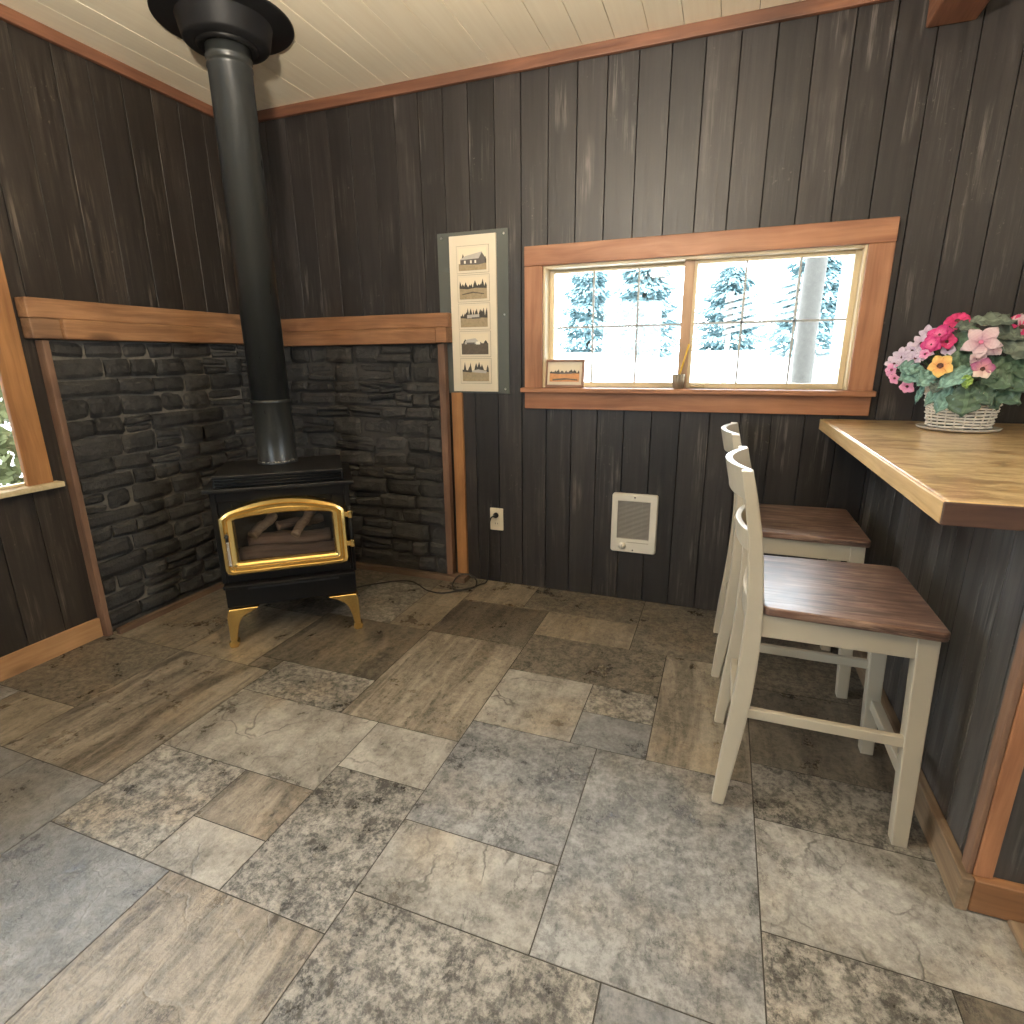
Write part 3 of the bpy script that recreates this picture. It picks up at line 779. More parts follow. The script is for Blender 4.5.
# ------------------------------------------------------------------ chairs
def chair(loc, label):
    t = thing('counter_stool', label, 'stool', loc, 0, 'white counter stools')
    ex = [(0, -.244), (.155, -.229), (.30, -.2145), (.45, -.206), (.57, -.205), (.68, -.2105), (.785, -.2215), (.886, -.240), (.957, -.256)]
    wd = [.031, .041, .045, .045, .042, .038, .034, .031, .027]
    P = spline([(a, b, 0) for a, b in ex], 5); Wd = spline([(w, 0, 0) for w in wd], 5)
    def xc(z):
        for i in range(len(P) - 1):
            if P[i].x <= z <= P[i + 1].x:
                k = (z - P[i].x) / (P[i + 1].x - P[i].x); return P[i].y + (P[i + 1].y - P[i].y) * k
        return P[-1].y
    for s in (-1, 1):
        L = []
        for p, w in zip(P, Wd):
            y0, y1 = s * .176, s * .208
            h = w.x / 2
            L.append([(p.y - h, y0, p.x), (p.y + h, y0, p.x), (p.y + h, y1, p.x), (p.y - h, y1, p.x)])
        mb = MB().rings(L); n = len(mb.v)
        mb.face((0, 1, 2, 3)); mb.face((n - 4, n - 3, n - 2, n - 1))
        mb.build('back_post', M['cream'], t, bevel=.004)
    for s in (-1, 1):
        y0, y1 = (s * .162, s * .203)
        L = []
        for z, a, c_ in ((0, .036, .0), (.3, .042, .0), (.592, .046, .0)):
            x1 = .193 + .022 * (1 - z / .59); L.append([(x1 - a, y0 + s * (.04 - a * .9) * .5, z), (x1, y0 + s * (.04 - a * .9) * .5, z), (x1, y1, z), (x1 - a, y1, z)])
        mb = MB().rings(L); mb.face((0, 1, 2, 3)); mb.face((8, 9, 10, 11))
        mb.build('front_leg', M['cream'], t, bevel=.003)
    # seat: trapezoid slab, wider at the front, rounded corners, slightly dished
    def rc(pts, r, n=5):
        out = []
        for i in range(len(pts)):
            p = Vector(pts[i]); a = (Vector(pts[i - 1]) - p).normalized(); c = (Vector(pts[(i + 1) % len(pts)]) - p).normalized()
            for k in range(n + 1):
                q = k / n; u = p + a * r; w = p + c * r
                out.append(tuple((1 - q) ** 2 * u + 2 * q * (1 - q) * p + q * q * w))
        return out
    o = rc([(-.186, -.208), (.204, -.226), (.204, .226), (-.186, .208)], .022)
    MB().prism(o, .5925, .616, lambda p, q, z: (p, q, z)).build('seat', M['seat'], t, bevel=.005, seg=3)
    for s in (-1, 1):
        MB().box((-.192, min(s * .178, s * .199), .530), (.155, max(s * .178, s * .199), .592)).build('side_apron', M['cream'], t, bevel=.002)
        MB().box((-.200, min(s * .182, s * .200), .288), (.170, max(s * .182, s * .200), .316)).build('side_stretcher', M['cream'], t, bevel=.003)
    MB().box((.160, -.165, .530), (.183, .165, .592)).build('front_apron', M['cream'], t, bevel=.002)
    MB().box((.182, -.166, .163), (.208, .166, .196)).build('front_stretcher', M['cream'], t, bevel=.003)
    MB().box((-.228, -.176, .228), (-.208, .176, .256)).build('rear_stretcher', M['cream'], t, bevel=.003)
    def rail(name, z0, z1, bow, th, crown=0):
        L = []
        n = 14
        for k in range(n + 1):
            y = -.1765 + .353 * k / n; c = (1 - (2 * k / n - 1) ** 2)
            x0 = xc(z0) - bow * c + .006; x1 = xc(z1) - bow * c + .006
            L.append([(x0 - th / 2, y, z0), (x0 + th / 2, y, z0), (x1 + th / 2, y, z1 + crown * c), (x1 - th / 2, y, z1 + crown * c)])
        mb = MB().rings(L, 0, False); m = len(mb.v); mb.face((0, 1, 2, 3)); mb.face((m - 4, m - 3, m - 2, m - 1))
        mb.build(name, M['cream'], t, bevel=.003)
    rail('top_rail', .875, .957, .046, .020)
    rail('middle_rail', .735, .792, .040, .016)
    rail('back_apron', .530, .592, .016, .018)
    return t
near = chair((2.938, -1.107, 0), 'white wooden counter stool with brown seat, nearer one at the bar end')
near2 = copy_thing(near, (2.921, -.424, 0), 0, 'white wooden counter stool with brown seat between its twin and the window wall')

# ------------------------------------------------------------------ wall heater, outlet, cord
ht = thing('wall_heater', 'white fan heater grille set low in the back wall', 'heater', (2.248, 0, .416))
hw, hh = .1128, .1525
def rrect(hw, hh, r, n=5):
    P = []
    for cx, cz, a0 in ((hw - r, hh - r, 0), (-hw + r, hh - r, PI / 2), (-hw + r, -hh + r, PI), (hw - r, -hh + r, 1.5 * PI)):
        for k in range(n + 1):
            a = a0 + PI / 2 * k / n; P.append((cx + r * math.cos(a), cz + r * math.sin(a)))
    return P
gx0, gx1, gz0, gz1 = -.083, .077, -.080, .117
lo = rrect(hw, hh, .014)
n_ = len(lo)
def inn(p):   # project outline to grille hole rectangle
    return (gx0 if p[0] < 0 else gx1, gz0 if p[1] < 0 else gz1)
L = [[(p[0], 0, p[1]) for p in lo], [(p[0], -.014, p[1]) for p in lo], [(p[0] * .96, -.021, p[1] * .97) for p in lo],
     [(inn(p)[0], -.021, inn(p)[1]) for p in lo], [(inn(p)[0], -.006, inn(p)[1]) for p in lo]]
MB().rings(L).build('cover', M['white'], ht)
MB().box((gx0, -.006, gz0), (gx1, -.002, gz1)).build('vent_recess', plain('grey_vent_recess', (.11, .10, .085), .6), ht)
sl_ = MB()
for k in range(30):
    z = gz0 + (gz1 - gz0) * (k + .5) / 30
    sl_.box((gx0, -.017, z - .0017), (gx1, -.010, z + .0017))
for k in range(1, 4):
    xx = gx0 + (gx1 - gx0) * k / 4; sl_.box((xx - .001, -.011, gz0), (xx + .001, -.008, gz1))
sl_.build('vent_grille', M['grille'], ht)
kn = Matrix.Translation((-.052, -.021, -.118)) @ Matrix.Rotation(PI / 2, 4, 'X')
kb = MB().lathe([(.0185, 0), (.0185, .003), (.014, .004), (.013, .012), (0, .0125)], n=24, mtx=kn).build('knob', M['white'], ht)
MB().box((-.053, -.0345, -.129), (-.051, -.0332, -.107)).build('pointer', M['slot'], kb)
for z in (.136, -.138): MB().lathe([(.004, 0), (.003, .002), (0, .002)], n=10, mtx=Matrix.Translation((0, -.021, z)) @ Matrix.Rotation(PI / 2, 4, 'X')).build('screw', M['slot'], ht)
MB().box((-.032, -.0225, -.098), (.077, -.021, -.096)).build('vent_lip', M['matline'], ht)

ot = thing('wall_outlet', 'ivory wall outlet with a black plug, left of the heater', 'outlet', (1.5035, 0, .3695))
MB().prism(rrect(.0385, .063, .005), 0, -.006, lambda p, q, t: (p, t, q)).build('outlet_plate', M['ivory'], ot, bevel=.002)
for z in (.025, -.025):
    sk = MB().prism(rrect(.017, .016, .008), -.006, -.0075, lambda p, q, t, z=z: (p, t, q + z)).build('socket', M['ivory'], ot)
    MB().box((-.008, -.0082, z - .004), (-.006, -.0074, z + .006)).box((.005, -.0082, z - .004), (.007, -.0074, z + .006)).build('slots', M['slot'], sk)
MB().lathe([(.003, 0), (.002, .0015), (0, .0015)], n=8, mtx=Matrix.Translation((0, -.006, 0)) @ Matrix.Rotation(PI / 2, 4, 'X')).build('screw', M['screw'], ot)
cd = thing('power_cord', 'black power cord looped on the floor between outlet and stove', 'cord', (0, 0, 0))
path = [(1.500, -.034, .392), (1.487, -.045, .386), (1.474, -.046, .34), (1.468, -.030, .24), (1.462, -.028, .10), (1.452, -.040, .012), (1.43, -.085, .005), (1.395, -.150, .005), (1.33, -.200, .005), (1.29, -.150, .010),
        (1.30, -.095, .042), (1.350, -.070, .050), (1.405, -.085, .030), (1.415, -.130, .0055), (1.37, -.205, .012), (1.28, -.262, .005), (1.19, -.255, .005), (1.11, -.205, .005), (1.04, -.172, .005), (.96, -.195, .005), (.87, -.27, .005), (.80, -.35, .005), (.74, -.44, .005)]
MB().tube(spline(path, 8), .0042, 8).build('cable', M['black'], cd)
MB().lathe([(.013, 0), (.015, .004), (.014, .018), (.007, .026), (.005, .03)], n=14, mtx=Matrix.Translation((1.5035, -.0085, .3945)) @ Matrix.Rotation(PI / 2, 4, 'X')).build('plug', M['black'], cd)

# ------------------------------------------------------------------ photo panel on the wall
pp = thing('picture_panel', 'tall cream mat of five small old photos on a grey-green sheet', 'picture')
MB().box((1.211, -.010, 1.047), (1.588, -.002, 1.8197)).build('backing_sheet', M['sheet'], pp, bevel=.001)
mt_ = MB().box((1.2816, -.024, 1.0568), (1.5293, -.0105, 1.8002)).build('mat_board', M['mat'], pp, bevel=.001)
for xx in (1.234, 1.566):
    for zz in (1.070, 1.43, 1.797):
        if xx < 1.3 and 1.2 < zz < 1.5: continue
        MB().lathe([(.0055, 0), (.004, .003), (0, .0035)], n=12, mtx=Matrix.Translation((xx, -.010, zz)) @ Matrix.Rotation(PI / 2, 4, 'X')).build('screw', M['screw'], pp)
def scene_photo(parent, name, cx, cz, w, h, y, kind, sd, label):
    rs = random.Random(sd); mb = MB(); mats = [M['psky'], M['ptree'], M['pgrass'], M['pdark'], M['pwall'], M['proof'], M['porange'], M['pwhite']]
    x0, z0 = cx - w / 2, cz - h / 2
    lay = [0]
    def poly(pts, m):
        lay[0] += 1; b = len(mb.v)
        for p, q in pts: mb.v.append(Vector((x0 + p * w, y - lay[0] * .00012, z0 + q * h)))
        mb.face([b + i for i in range(len(pts))], m)
    mb.box((x0, y, z0), (x0 + w, y + .0015, z0 + h), 0)
    gh, gm, th, dens = {'house': (.30, 2, .45, 5), 'hill': (.48, 2, .35, 12), 'pines': (.42, 2, .38, 12), 'cabin': (.52, 3, .18, 6), 'field': (.45, 2, .42, 7), 'orange': (.48, 6, .22, 14)}[kind]
    for k in range(dens):
        if kind == 'house' and .15 < (k + .5) / dens < .85: continue
        px = (k + rs.uniform(.1, .9)) / dens; ph = th * rs.uniform(.5, 1.3); pw = rs.uniform(.05, .10)
        top = min(gh + ph, .98)
        poly([(max(px - pw, 0), gh - .02), (min(px + pw, 1), gh - .02), (min(px + pw * .55, 1), gh + (top - gh) * .5), (px, top), (max(px - pw * .6, 0), gh + (top - gh) * .5)], 1)
    if kind in ('hill', 'field', 'orange', 'pines'): poly([(0, gh - .03), (1, gh - .03), (1, gh + .06), (.7, gh + .11), (.4, gh + .05), (0, gh + .12)], 1)
    poly([(0, 0), (1, 0), (1, gh), (.6, gh + .03), (.3, gh - .02), (0, gh + .02)], gm)
    if kind == 'house':
        poly([(.06, .28), (.72, .24), (.72, .52), (.06, .50)], 4); poly([(.72, .24), (.95, .30), (.95, .56), (.84, .80), (.72, .52)], 4)
        poly([(.02, .49), (.73, .52), (.86, .82), (.25, .66)], 5)
        for px in (.2, .42, .58): poly([(px, .32), (px + .06, .32), (px + .06, .45), (px, .45)], 7)
    if kind == 'pines': poly([(.25, .42), (.7, .46), (.7, .60), (.25, .58)], 5); poly([(.42, .38), (.75, .40), (.75, .47), (.42, .46)], 4)
    if kind == 'cabin': poly([(.12, .5), (.62, .5), (.62, .66), (.52, .78), (.2, .72), (.12, .6)], 5); poly([(.55, .48), (.7, .48), (.7, .62), (.55, .62)], 7); poly([(.2, .5), (.5, .5), (.5, .58), (.2, .58)], 4)
    if kind == 'field': poly([(.35, .44), (.9, .38), (.92, .50), (.6, .58), (.38, .52)], 5)
    if kind == 'hill': poly([(.1, .2), (.5, .28), (.9, .2), (.9, .24), (.5, .34), (.1, .25)], 3)
    if kind == 'orange': poly([(.35, .46), (.75, .47), (.75, .56), (.35, .55)], 4); poly([(.1, .05), (.6, .12), (.95, .06), (.95, .14), (.5, .22), (.1, .15)], 3)
    o = mb.build(name, mats, parent, fix=False)
    o['label'] = label
    return o
kinds = [('house', 'photo of a small dark house'), ('hill', 'photo of a grassy yard under trees'), ('pines', 'photo of a field before a row of pines'), ('cabin', 'photo of a cabin behind dark ground'), ('field', 'photo of a pale field and dark trees')]
for k, (kd, lb) in enumerate(kinds):
    cz = 1.690 - k * .1325; cx = 1.4075 + k * .0008
    MB().box((cx - .0865, -.0250, cz - .063), (cx + .0865, -.0238, cz + .063)).build('bevel_cut', M['matline'], mt_)
    MB().box((cx - .0845, -.0262, cz - .061), (cx + .0845, -.0240, cz + .061)).build('inner_mat', M['mat'], mt_)
    scene_photo(mt_, 'photo', cx, cz, .148, .101, -.0280, kd, 20 + k, lb)

# framed photo on the sill
fp = thing('framed_photo', 'small brown framed photo of an orange field propped on the window sill', 'picture frame', (1.8665, .020, 1.0795), 0)
fp.rotation_euler = (math.radians(-8), 0, 0)
fw, fh, tt = .100, .135, .012
MB().box((-fw, -.008, 0), (fw, .006, tt)).box((-fw, -.008, fh - tt), (fw, .006, fh)).box((-fw, -.008, tt), (-fw + tt, .006, fh - tt)).box((fw - tt, -.008, tt), (fw, .006, fh - tt)).build('frame', M['framew'], fp, bevel=.002)
MB().box((-fw + tt, .0, tt), (fw - tt, .005, fh - tt)).build('frame_mat', M['mat'], fp)
scene_photo(fp, 'photo', 0, fh / 2, .150, .080, -.002, 'orange', 77, 'photo of an orange field and dark trees')

# cup and pencil
cu = thing('small_cup', 'little tin cup on the window sill by the middle bar', 'cup', (2.413, .005, 1.0795))
MB().lathe([(.019, 0), (.0215, .002), (.027, .062), (.0275, .064), (.0255, .064), (.020, .005), (0, .005)], n=24).build('cup_body', M['cup'], cu)
rim = MB()
for k in range(12):
    a = 2 * PI * k / 12; rim.tube([(.0215 * math.cos(a), .0215 * math.sin(a), .004), (.0275 * math.cos(a), .0275 * math.sin(a), .060)], .0022, 5)
rim.build('fluting', M['cup'], cu)
pc = thing('yellow_pencil', 'yellow pencil leaning in the little tin cup', 'pencil', (2.404, .003, 1.0855))
A_, B_ = Vector((0, 0, 0.002)), Vector((.046, .004, .190))
D_ = (B_ - A_)
MB().tube([A_ + D_ * .30, B_], .0042, 6).build('shaft', M['pencil'], pc)
MB().tube([A_, A_ + D_ * .30], [.0030, .0042], 6).build('tip', M['black'], pc)

# ------------------------------------------------------------------ flower basket on the counter
FX, FY, FZ = 3.412, -.290, .9597
fb = thing('flower_basket', 'white wicker basket of pink, yellow and mauve silk flowers on the bar top', 'flower arrangement', (FX, FY, FZ))
MB().lathe([(.09, 0), (.118, .004), (.124, .012), (.118, .012), (.09, .008), (0, .008)], n=36).build('saucer', M['saucer'], fb)
def RB(z): return .088 + .022 * (z / .135)
ba = MB(); NS = 22
for k in range(NS):
    a = 2 * PI * k / NS
    ba.tube([(RB(z) * math.cos(a), RB(z) * math.sin(a), z) for z in (.010, .06, .135)], .0028, 5)
rows_ = 11
for r_ in range(rows_):
    z = .016 + r_ * .0108
    pts = []
    for q in range(NS * 4):
        a = 2 * PI * q / (NS * 4)
        rr = RB(z) + .0042 * math.cos(a * NS / 2 + r_ * PI)
        pts.append((rr * math.cos(a), rr * math.sin(a), z + .0012 * math.sin(a * 3 + r_)))
    ba.tube(pts, .0042, 5, closed=True)
for ph in (0, PI):
    pts = [((RB(.138) + .006 * math.cos(a * 16 + ph)) * math.cos(a), (RB(.138) + .006 * math.cos(a * 16 + ph)) * math.sin(a), .138 + .006 * math.sin(a * 16 + ph)) for a in [2 * PI * q / 160 for q in range(160)]]
    ba.tube(pts, .0052, 5, closed=True)
ba.build('basket', M['wicker'], fb)
MB().lathe([(.083, .012), (.098, .10), (.10, .118), (.05, .140), (0, .145)], n=24).build('filling', M['soil'], fb)
rl = random.Random(5)
def frame_of(nrm, roll=0):
    n = Vector(nrm).normalized(); u = Vector((0, 0, 1)).cross(n)
    if u.length < .05: u = Vector((1, 0, 0))
    u.normalize(); v = n.cross(u)
    c, s_ = math.cos(roll), math.sin(roll)
    return u * c + v * s_, -u * s_ + v * c, n
def leafm(pos, tip, nrm, L, Wd, mat, name='leaf', lobes=0, cup=.25, label=None):
    """leaf blade from pos toward tip direction, surface normal near nrm"""
    t = Vector(tip).normalized(); n = Vector(nrm); n = (n - t * n.dot(t)).normalized(); s_ = t.cross(n)
    mb = MB(); nu, nv = 12, 8; sd = rl.uniform(0, 50)
    P0 = Vector(pos)
    b = len(mb.v)
    for i in range(nu + 1):
        q = i / nu
        wq = Wd * (math.sin(PI * min(q * .92 + .06, 1)) ** .75) * (1 + (lobes * .13 * math.sin(q * 19)))
        if q > .8: wq *= (1 - (q - .8) / .2) * .95 + .05
        for j in range(nv + 1):
            k = 2 * j / nv - 1
            z = cup * Wd * (abs(k) ** 1.5) * .8 - .35 * L * q * q * .6 + .006 * math.sin(q * 22 + abs(k) * 5) + .004 * noise.noise(Vector((q * 4, k * 2, sd)))
            mb.v.append(P0 + t * (L * q - .12 * L * abs(k) * 0) + s_ * (wq * k) + n * z)
    for i in range(nu):
        for j in range(nv):
            k = b + i * (nv + 1) + j
            mb.cur = {'vein': 1.0 if j in (nv // 2 - 1, nv // 2) and False else (.55 if (i * 2 + abs(2 * j - nv)) % 5 == 0 else (.9 if j in (3, 4) and i < 11 and i % 1 == 0 and j == 3 else 0))}
            mb.face((k, k + nv + 1, k + nv + 2, k + 1), 0, True)
    o = mb.build(name, mat, fb, solid=.0012, fix=False)
    if label: o['label'] = label
    return o
def flower(pos, nrm, r, mat, petals=5, mats=None, cup=.3, wide=.62, eye=.2, label=None, layers=1, eyemat=None, curl=.3):
    u, v, n = frame_of(nrm, rl.uniform(0, 6)); P0 = Vector(pos)
    mb = MB(); ms = mats or [mat]
    for ly in range(layers):
        for k in range(petals):
            a = 2 * PI * (k + ly * .5) / petals + rl.uniform(-.12, .12)
            d = u * math.cos(a) + v * math.sin(a); s_ = n.cross(d); rr = r * rl.uniform(.9, 1.08) * (1 - .28 * ly); sd = rl.uniform(0, 99)
            b = len(mb.v); nu, nv = 7, 6
            for i in range(nu + 1):
                q = i / nu; w = rr * wide * (math.sin(PI * (q * .80 + .10)) ** .8) * (.35 + .65 * min(1, q * 2.2))
                if i == nu: w *= .75
                for j in range(nv + 1):
                    kk = 2 * j / nv - 1
                    h = cup * rr * q * (1 + .5 * ly) - curl * rr * max(0, q - .55) ** 1.5 * 1.6 + .10 * rr * abs(kk) ** 2 * q + .05 * rr * math.sin(kk * 5 + q * 6 + sd)
                    mb.v.append(P0 + d * (rr * (q - .10 * q * kk * kk)) + s_ * (w * kk) + n * (h + .004 * ly))
            for i in range(nu):
                for j in range(nv):
                    q = b + i * (nv + 1) + j
                    mb.cur = {'vein': min(1, .15 + i / nu * 1.2)}
                    mb.face((q, q + nv + 1, q + nv + 2, q + 1), k % len(ms), True)
    o = mb.build('flower', ms, fb, solid=.001, fix=False)
    if label: o['label'] = label
    em_ = MB().lathe([(r * eye, 0), (r * eye * .8, r * .10), (0, r * .16)], n=10, mtx=Matrix.Translation(P0 + n * .002) @ n.to_track_quat('Z', 'Y').to_matrix().to_4x4()).build('flower_eye', eyemat or M['stamen'], o)
    root = Vector((P0.x * .3, P0.y * .3, .125)); 
    MB().tube(spline([root, root.lerp(P0, .5) + Vector((0, 0, .02)), P0 - n * .006], 4), .0018, 5).build('stem', M['stem'], o)
    return o
def loc(x, y, z): return (x - FX, y - FY, z - FZ)
cam = (-.27, -.80, .1)
flower(loc(3.348, -.30, 1.330), (-.3, -.6, .75), .042, M['pinkhot'], 6, wide=.5, cup=.35, curl=.7, label='hot pink blossom at the top')
flower(loc(3.296, -.335, 1.283), (-.5, -.6, .6), .040, M['magenta'], 5, wide=.5, layers=2, label='magenta blossom')
flower(loc(3.272, -.352, 1.252), (-.5, -.7, .3), .034, M['magenta'], 5, wide=.5, layers=2, label='magenta blossom')
flower(loc(3.312, -.355, 1.262), (-.2, -.8, .4), .030, M['pinkhot'], 5, wide=.5, label='hot pink blossom')
for px, pz, py in ((3.253, 1.258, -.31), (3.232, 1.232, -.30), (3.208, 1.212, -.29), (3.240, 1.208, -.33), (3.214, 1.186, -.31), (3.262, 1.228, -.34), (3.190, 1.190, -.28), (3.272, 1.285, -.30)):
    flower(loc(px, py, pz), (-.55 + rl.uniform(-.3, .2), -.65, .4 + rl.uniform(-.2, .3)), .034, M['lilac'], 6, wide=.34, cup=.45, label='pale lilac blossom')
flower(loc(3.179, -.30, 1.168), (-.7, -.6, .2), .026, M['pink'], 5, wide=.46, label='small soft pink blossom')
flower(loc(3.190, -.31, 1.140), (-.6, -.6, -.3), .022, M['pink'], 5, wide=.46, label='small soft pink blossom')
flower(loc(3.226, -.335, 1.112), (-.4, -.8, -.2), .026, M['pink'], 5, wide=.48, label='small soft pink blossom')
flower(loc(3.255, -.36, 1.222), (-.4, -.8, .2), .018, M['pink'], 5, wide=.48, label='small soft pink blossom')
flower(loc(3.286, -.425, 1.184), (-.25, -.9, .25), .040, M['yellow'], 5, wide=.46, eye=.26, layers=1, label='yellow blossom with a dark eye')
flower(loc(3.385, -.425, 1.258), (-.2, -.9, .25), .060, M['lily'], 5, wide=.36, curl=.5, cup=.2, eye=.12, eyemat=M['magenta'], label='large pale mauve star-shaped blossom')
flower(loc(3.430, -.390, 1.240), (.3, -.8, .3), .034, M['lily'], 5, wide=.5, label='pale mauve blossom')
flower(loc(3.384, -.430, 1.208), (-.1, -.9, -.3), .026, M['lily'], 4, wide=.6, label='pale mauve blossom')
flower(loc(3.396, -.448, 1.174), (-.1, -.95, .1), .036, None, 5, [M['pansy'], M['pansy'], M['pansyw'], M['pansyw'], M['pansy']], wide=.46, cup=.2, label='plum and cream pansy')
flower(loc(3.525, -.31, 1.305), (.2, -.8, .5), .046, None, 5, [M['pinkhot'], M['lily']], wide=.65, label='pink and pale blossom on the right')
flower(loc(3.318, -.36, 1.236), (-.2, -.9, .1), .022, M['lilac'], 5, wide=.6, label='pale lilac blossom')
LF = [ # pos, tip, normal, L, W, mat
 ((3.372, -.34, 1.325), (.9, -.35, .10), (0, -.6, .8), .120, .034, 'leafG', 1), ((3.43, -.33, 1.30), (.8, -.5, -.2), (0, -.6, .8), .10, .040, 'leafG', 1),
 ((3.455, -.36, 1.26), (.9, -.4, -.35), (0, -.8, .6), .12, .045, 'leafG', 0), ((3.47, -.36, 1.20), (.9, -.4, -.3), (.2, -.8, .5), .13, .045, 'leaf', 0),
 ((3.46, -.38, 1.17), (.8, -.4, -.5), (.2, -.9, .3), .12, .042, 'leaf', 0), ((3.45, -.38, 1.13), (.8, -.4, -.6), (.2, -.9, .3), .11, .042, 'leaf', 0),
 ((3.44, -.38, 1.12), (.5, -.3, -.9), (.2, -.95, .2), .09, .035, 'leaf', 0), ((3.27, -.35, 1.165), (-.95, -.2, -.25), (-.2, -.8, .5), .085, .034, 'leafT', 1),
 ((3.29, -.38, 1.165), (-.7, -.4, -.55), (-.2, -.9, .4), .075, .030, 'leafT', 1), ((3.25, -.35, 1.170), (-.9, -.2, .2), (-.3, -.8, .5), .07, .028, 'leafT', 1),
 ((3.375, -.42, 1.175), (-.85, -.4, -.45), (-.1, -.7, .7), .115, .032, 'leafT', 0), ((3.355, -.45, 1.155), (.15, -.2, -.95), (0, -1, .2), .042, .018, 'leafB', 0),
 ((3.375, -.405, 1.120), (.0, -.25, -.95), (0, -1, .25), .105, .052, 'leaf', 1), ((3.335, -.400, 1.115), (-.35, -.3, -.9), (-.1, -1, .25), .095, .026, 'leafT', 0),
 ((3.31, -.39, 1.125), (-.5, -.3, -.9), (-.1, -1, .25), .085, .018, 'leafT', 0), ((3.34, -.33, 1.25), (.3, -.6, .3), (0, -.9, .5), .10, .045, 'leaf', 0),
 ((3.32, -.36, 1.22), (.4, -.5, -.5), (0, -.95, .3), .10, .042, 'leaf', 0), ((3.36, -.38, 1.215), (.5, -.4, -.6), (0, -.95, .3), .10, .040, 'leaf', 0),
 ((3.275, -.34, 1.12), (-.35, -.2, -.95), (-.5, -.9, .1), .07, .010, 'leafT', 0), ((3.30, -.40, 1.14), (-.3, -.3, -.8), (-.2, -.9, .2), .05, .022, 'leafG', 0),
 ((3.39, -.36, 1.30), (-.7, -.4, .2), (0, -.7, .7), .08, .030, 'leafG', 0), ((3.41, -.40, 1.16), (.7, -.45, -.3), (.1, -.9, .4), .10, .040, 'leaf', 0),
 ((3.42, -.33, 1.32), (.6, .3, .3), (0, -.5, .9), .09, .036, 'leafG', 0), ((3.45, -.25, 1.27), (.9, .3, .0), (0, -.4, .9), .12, .045, 'leaf', 0),
 ((3.40, -.22, 1.25), (.2, .9, -.2), (0, .4, .9), .12, .045, 'leaf', 0), ((3.33, -.22, 1.22), (-.6, .7, -.2), (-.2, .4, .9), .11, .045, 'leaf', 0),
 ((3.46, -.25, 1.17), (.8, .4, -.4), (.4, .2, .8), .12, .045, 'leaf', 0), ((3.40, -.40, 1.13), (.55, -.35, -.75), (.1, -.95, .2), .09, .034, 'leaf', 0),
 ((3.33, -.36, 1.19), (-.2, -.6, -.4), (0, -.8, .5), .09, .045, 'leaf', 0), ((3.44, -.37, 1.21), (.1, -.6, -.6), (0, -.9, .4), .09, .045, 'leaf', 0)]
for p, t_, n_v, l_, w_, m_, lb in LF: leafm(loc(*p), t_, n_v, l_, w_, M[m_], 'leaf', lb, .2)

# ------------------------------------------------------------------ outside
gm = MB().grid(20, 12, lambda i, j: (-30 + 60 * i, .16 + 45 * j ** 1.6, -.12 + 1.45 * min(1, max(0, (45 * j ** 1.6 - 1.5) / 8.0)) + .10 * noise.noise(Vector((i * 12, j * 9, 0)))))
gm.box((-30, -30, -.3), (-.155, .15, -.14)).box((X1 + .16, -30, -.3), (30, .15, -.14)).box((-.155, -30, -.3), (X1 + .16, YR - .16, -.14))
tag(gm.build('ground_outside', M['gravel']), 'bright pale ground rising beyond the window', 'ground', None, 'structure')
def spruce(x, y, z0, h, r, seed, label):
    rs = random.Random(seed)
    t = thing('spruce_tree', label, 'tree', (x, y, z0), 0, 'spruces beyond the window')
    MB().tube([(0, 0, -.1), (.02, 0, h * .5), (0, 0, h * .93)], [.09, .06, .01], 8).build('trunk', M['trunk'], t)
    mb = MB()
    for k in range(5200):
        q = rs.random() ** .8; zz = h * (.06 + .92 * q); rad = r * (1 - q) ** .42 * (.25 + .75 * rs.random() ** .5) * (1 + .25 * math.sin(q * 40)); a = rs.uniform(0, 2 * PI)
        c = Vector((rad * math.cos(a), rad * math.sin(a), zz)); d = Vector((math.cos(a), math.sin(a), -.45 + rs.uniform(-.4, .4))).normalized()
        s_ = d.cross(Vector((0, 0, 1))).normalized() * rs.uniform(.02, .05); l = d * rs.uniform(.08, .2); up = Vector((0, 0, rs.uniform(-.03, .03)))
        b = len(mb.v); mb.v += [c - s_ + up, c + s_ - up, c + s_ * .4 + l, c - s_ * .4 + l]; mb.face((b, b + 1, b + 2, b + 3))
    mb.build('foliage', M['needles'], t, fix=False)
spruce(-2.35, 10.4, .95, 2.55, .80, 1, 'spruce outside with haze glare painted pale blue, seen through the leftmost pane of the window')
spruce(-.85, 12.4, .95, 2.75, .79, 2, 'spruce outside with haze glare painted pale blue, second from the left through the window')
spruce(.85, 10.2, .95, 2.45, .79, 3, 'spruce outside with haze glare painted pale blue, just left of the window middle bar')
spruce(2.6, 12.4, 1.1, 2.20, .78, 4, 'spruce outside with haze glare painted pale blue, just right of the window middle bar')
spruce(4.1, 10.0, 1.1, 2.20, .78, 5, 'spruce outside with haze glare painted pale blue, beside the rough porch post')
po = MB()
pz = [(-.1 + .16 * k) for k in range(20)]
po.tube([(3.265 + .01 * noise.noise(Vector((z, 0, 0))), 3.0, z) for z in pz], [.085 * (1 + .12 * noise.noise(Vector((z * 4, 3, 0)))) for z in pz], 14)
tag(po.build('porch_post', M['trunk']), 'rough bark-covered porch post outside the right half of the window', 'post', None, 'thing')
wr = thing('roof_lattice', 'slanted weathered timber slats outside the right half of the window', 'lattice', (2.95, 5.0, 0))
for k in range(6):
    zz = 1.60 + .075 * k
    MB().box((-.42, 0, -.022), (.55, .03, .022), mtx=Matrix.Translation((0, 0, zz)) @ Matrix.Rotation(-.24, 4, 'Y')).build('slat', M['rail'], wr)
for xx in (-.34, .45): MB().box((xx - .03, .032, -.2), (xx + .03, .09, 2.05 + .2 * xx)).build('upright', M['rail'], wr)
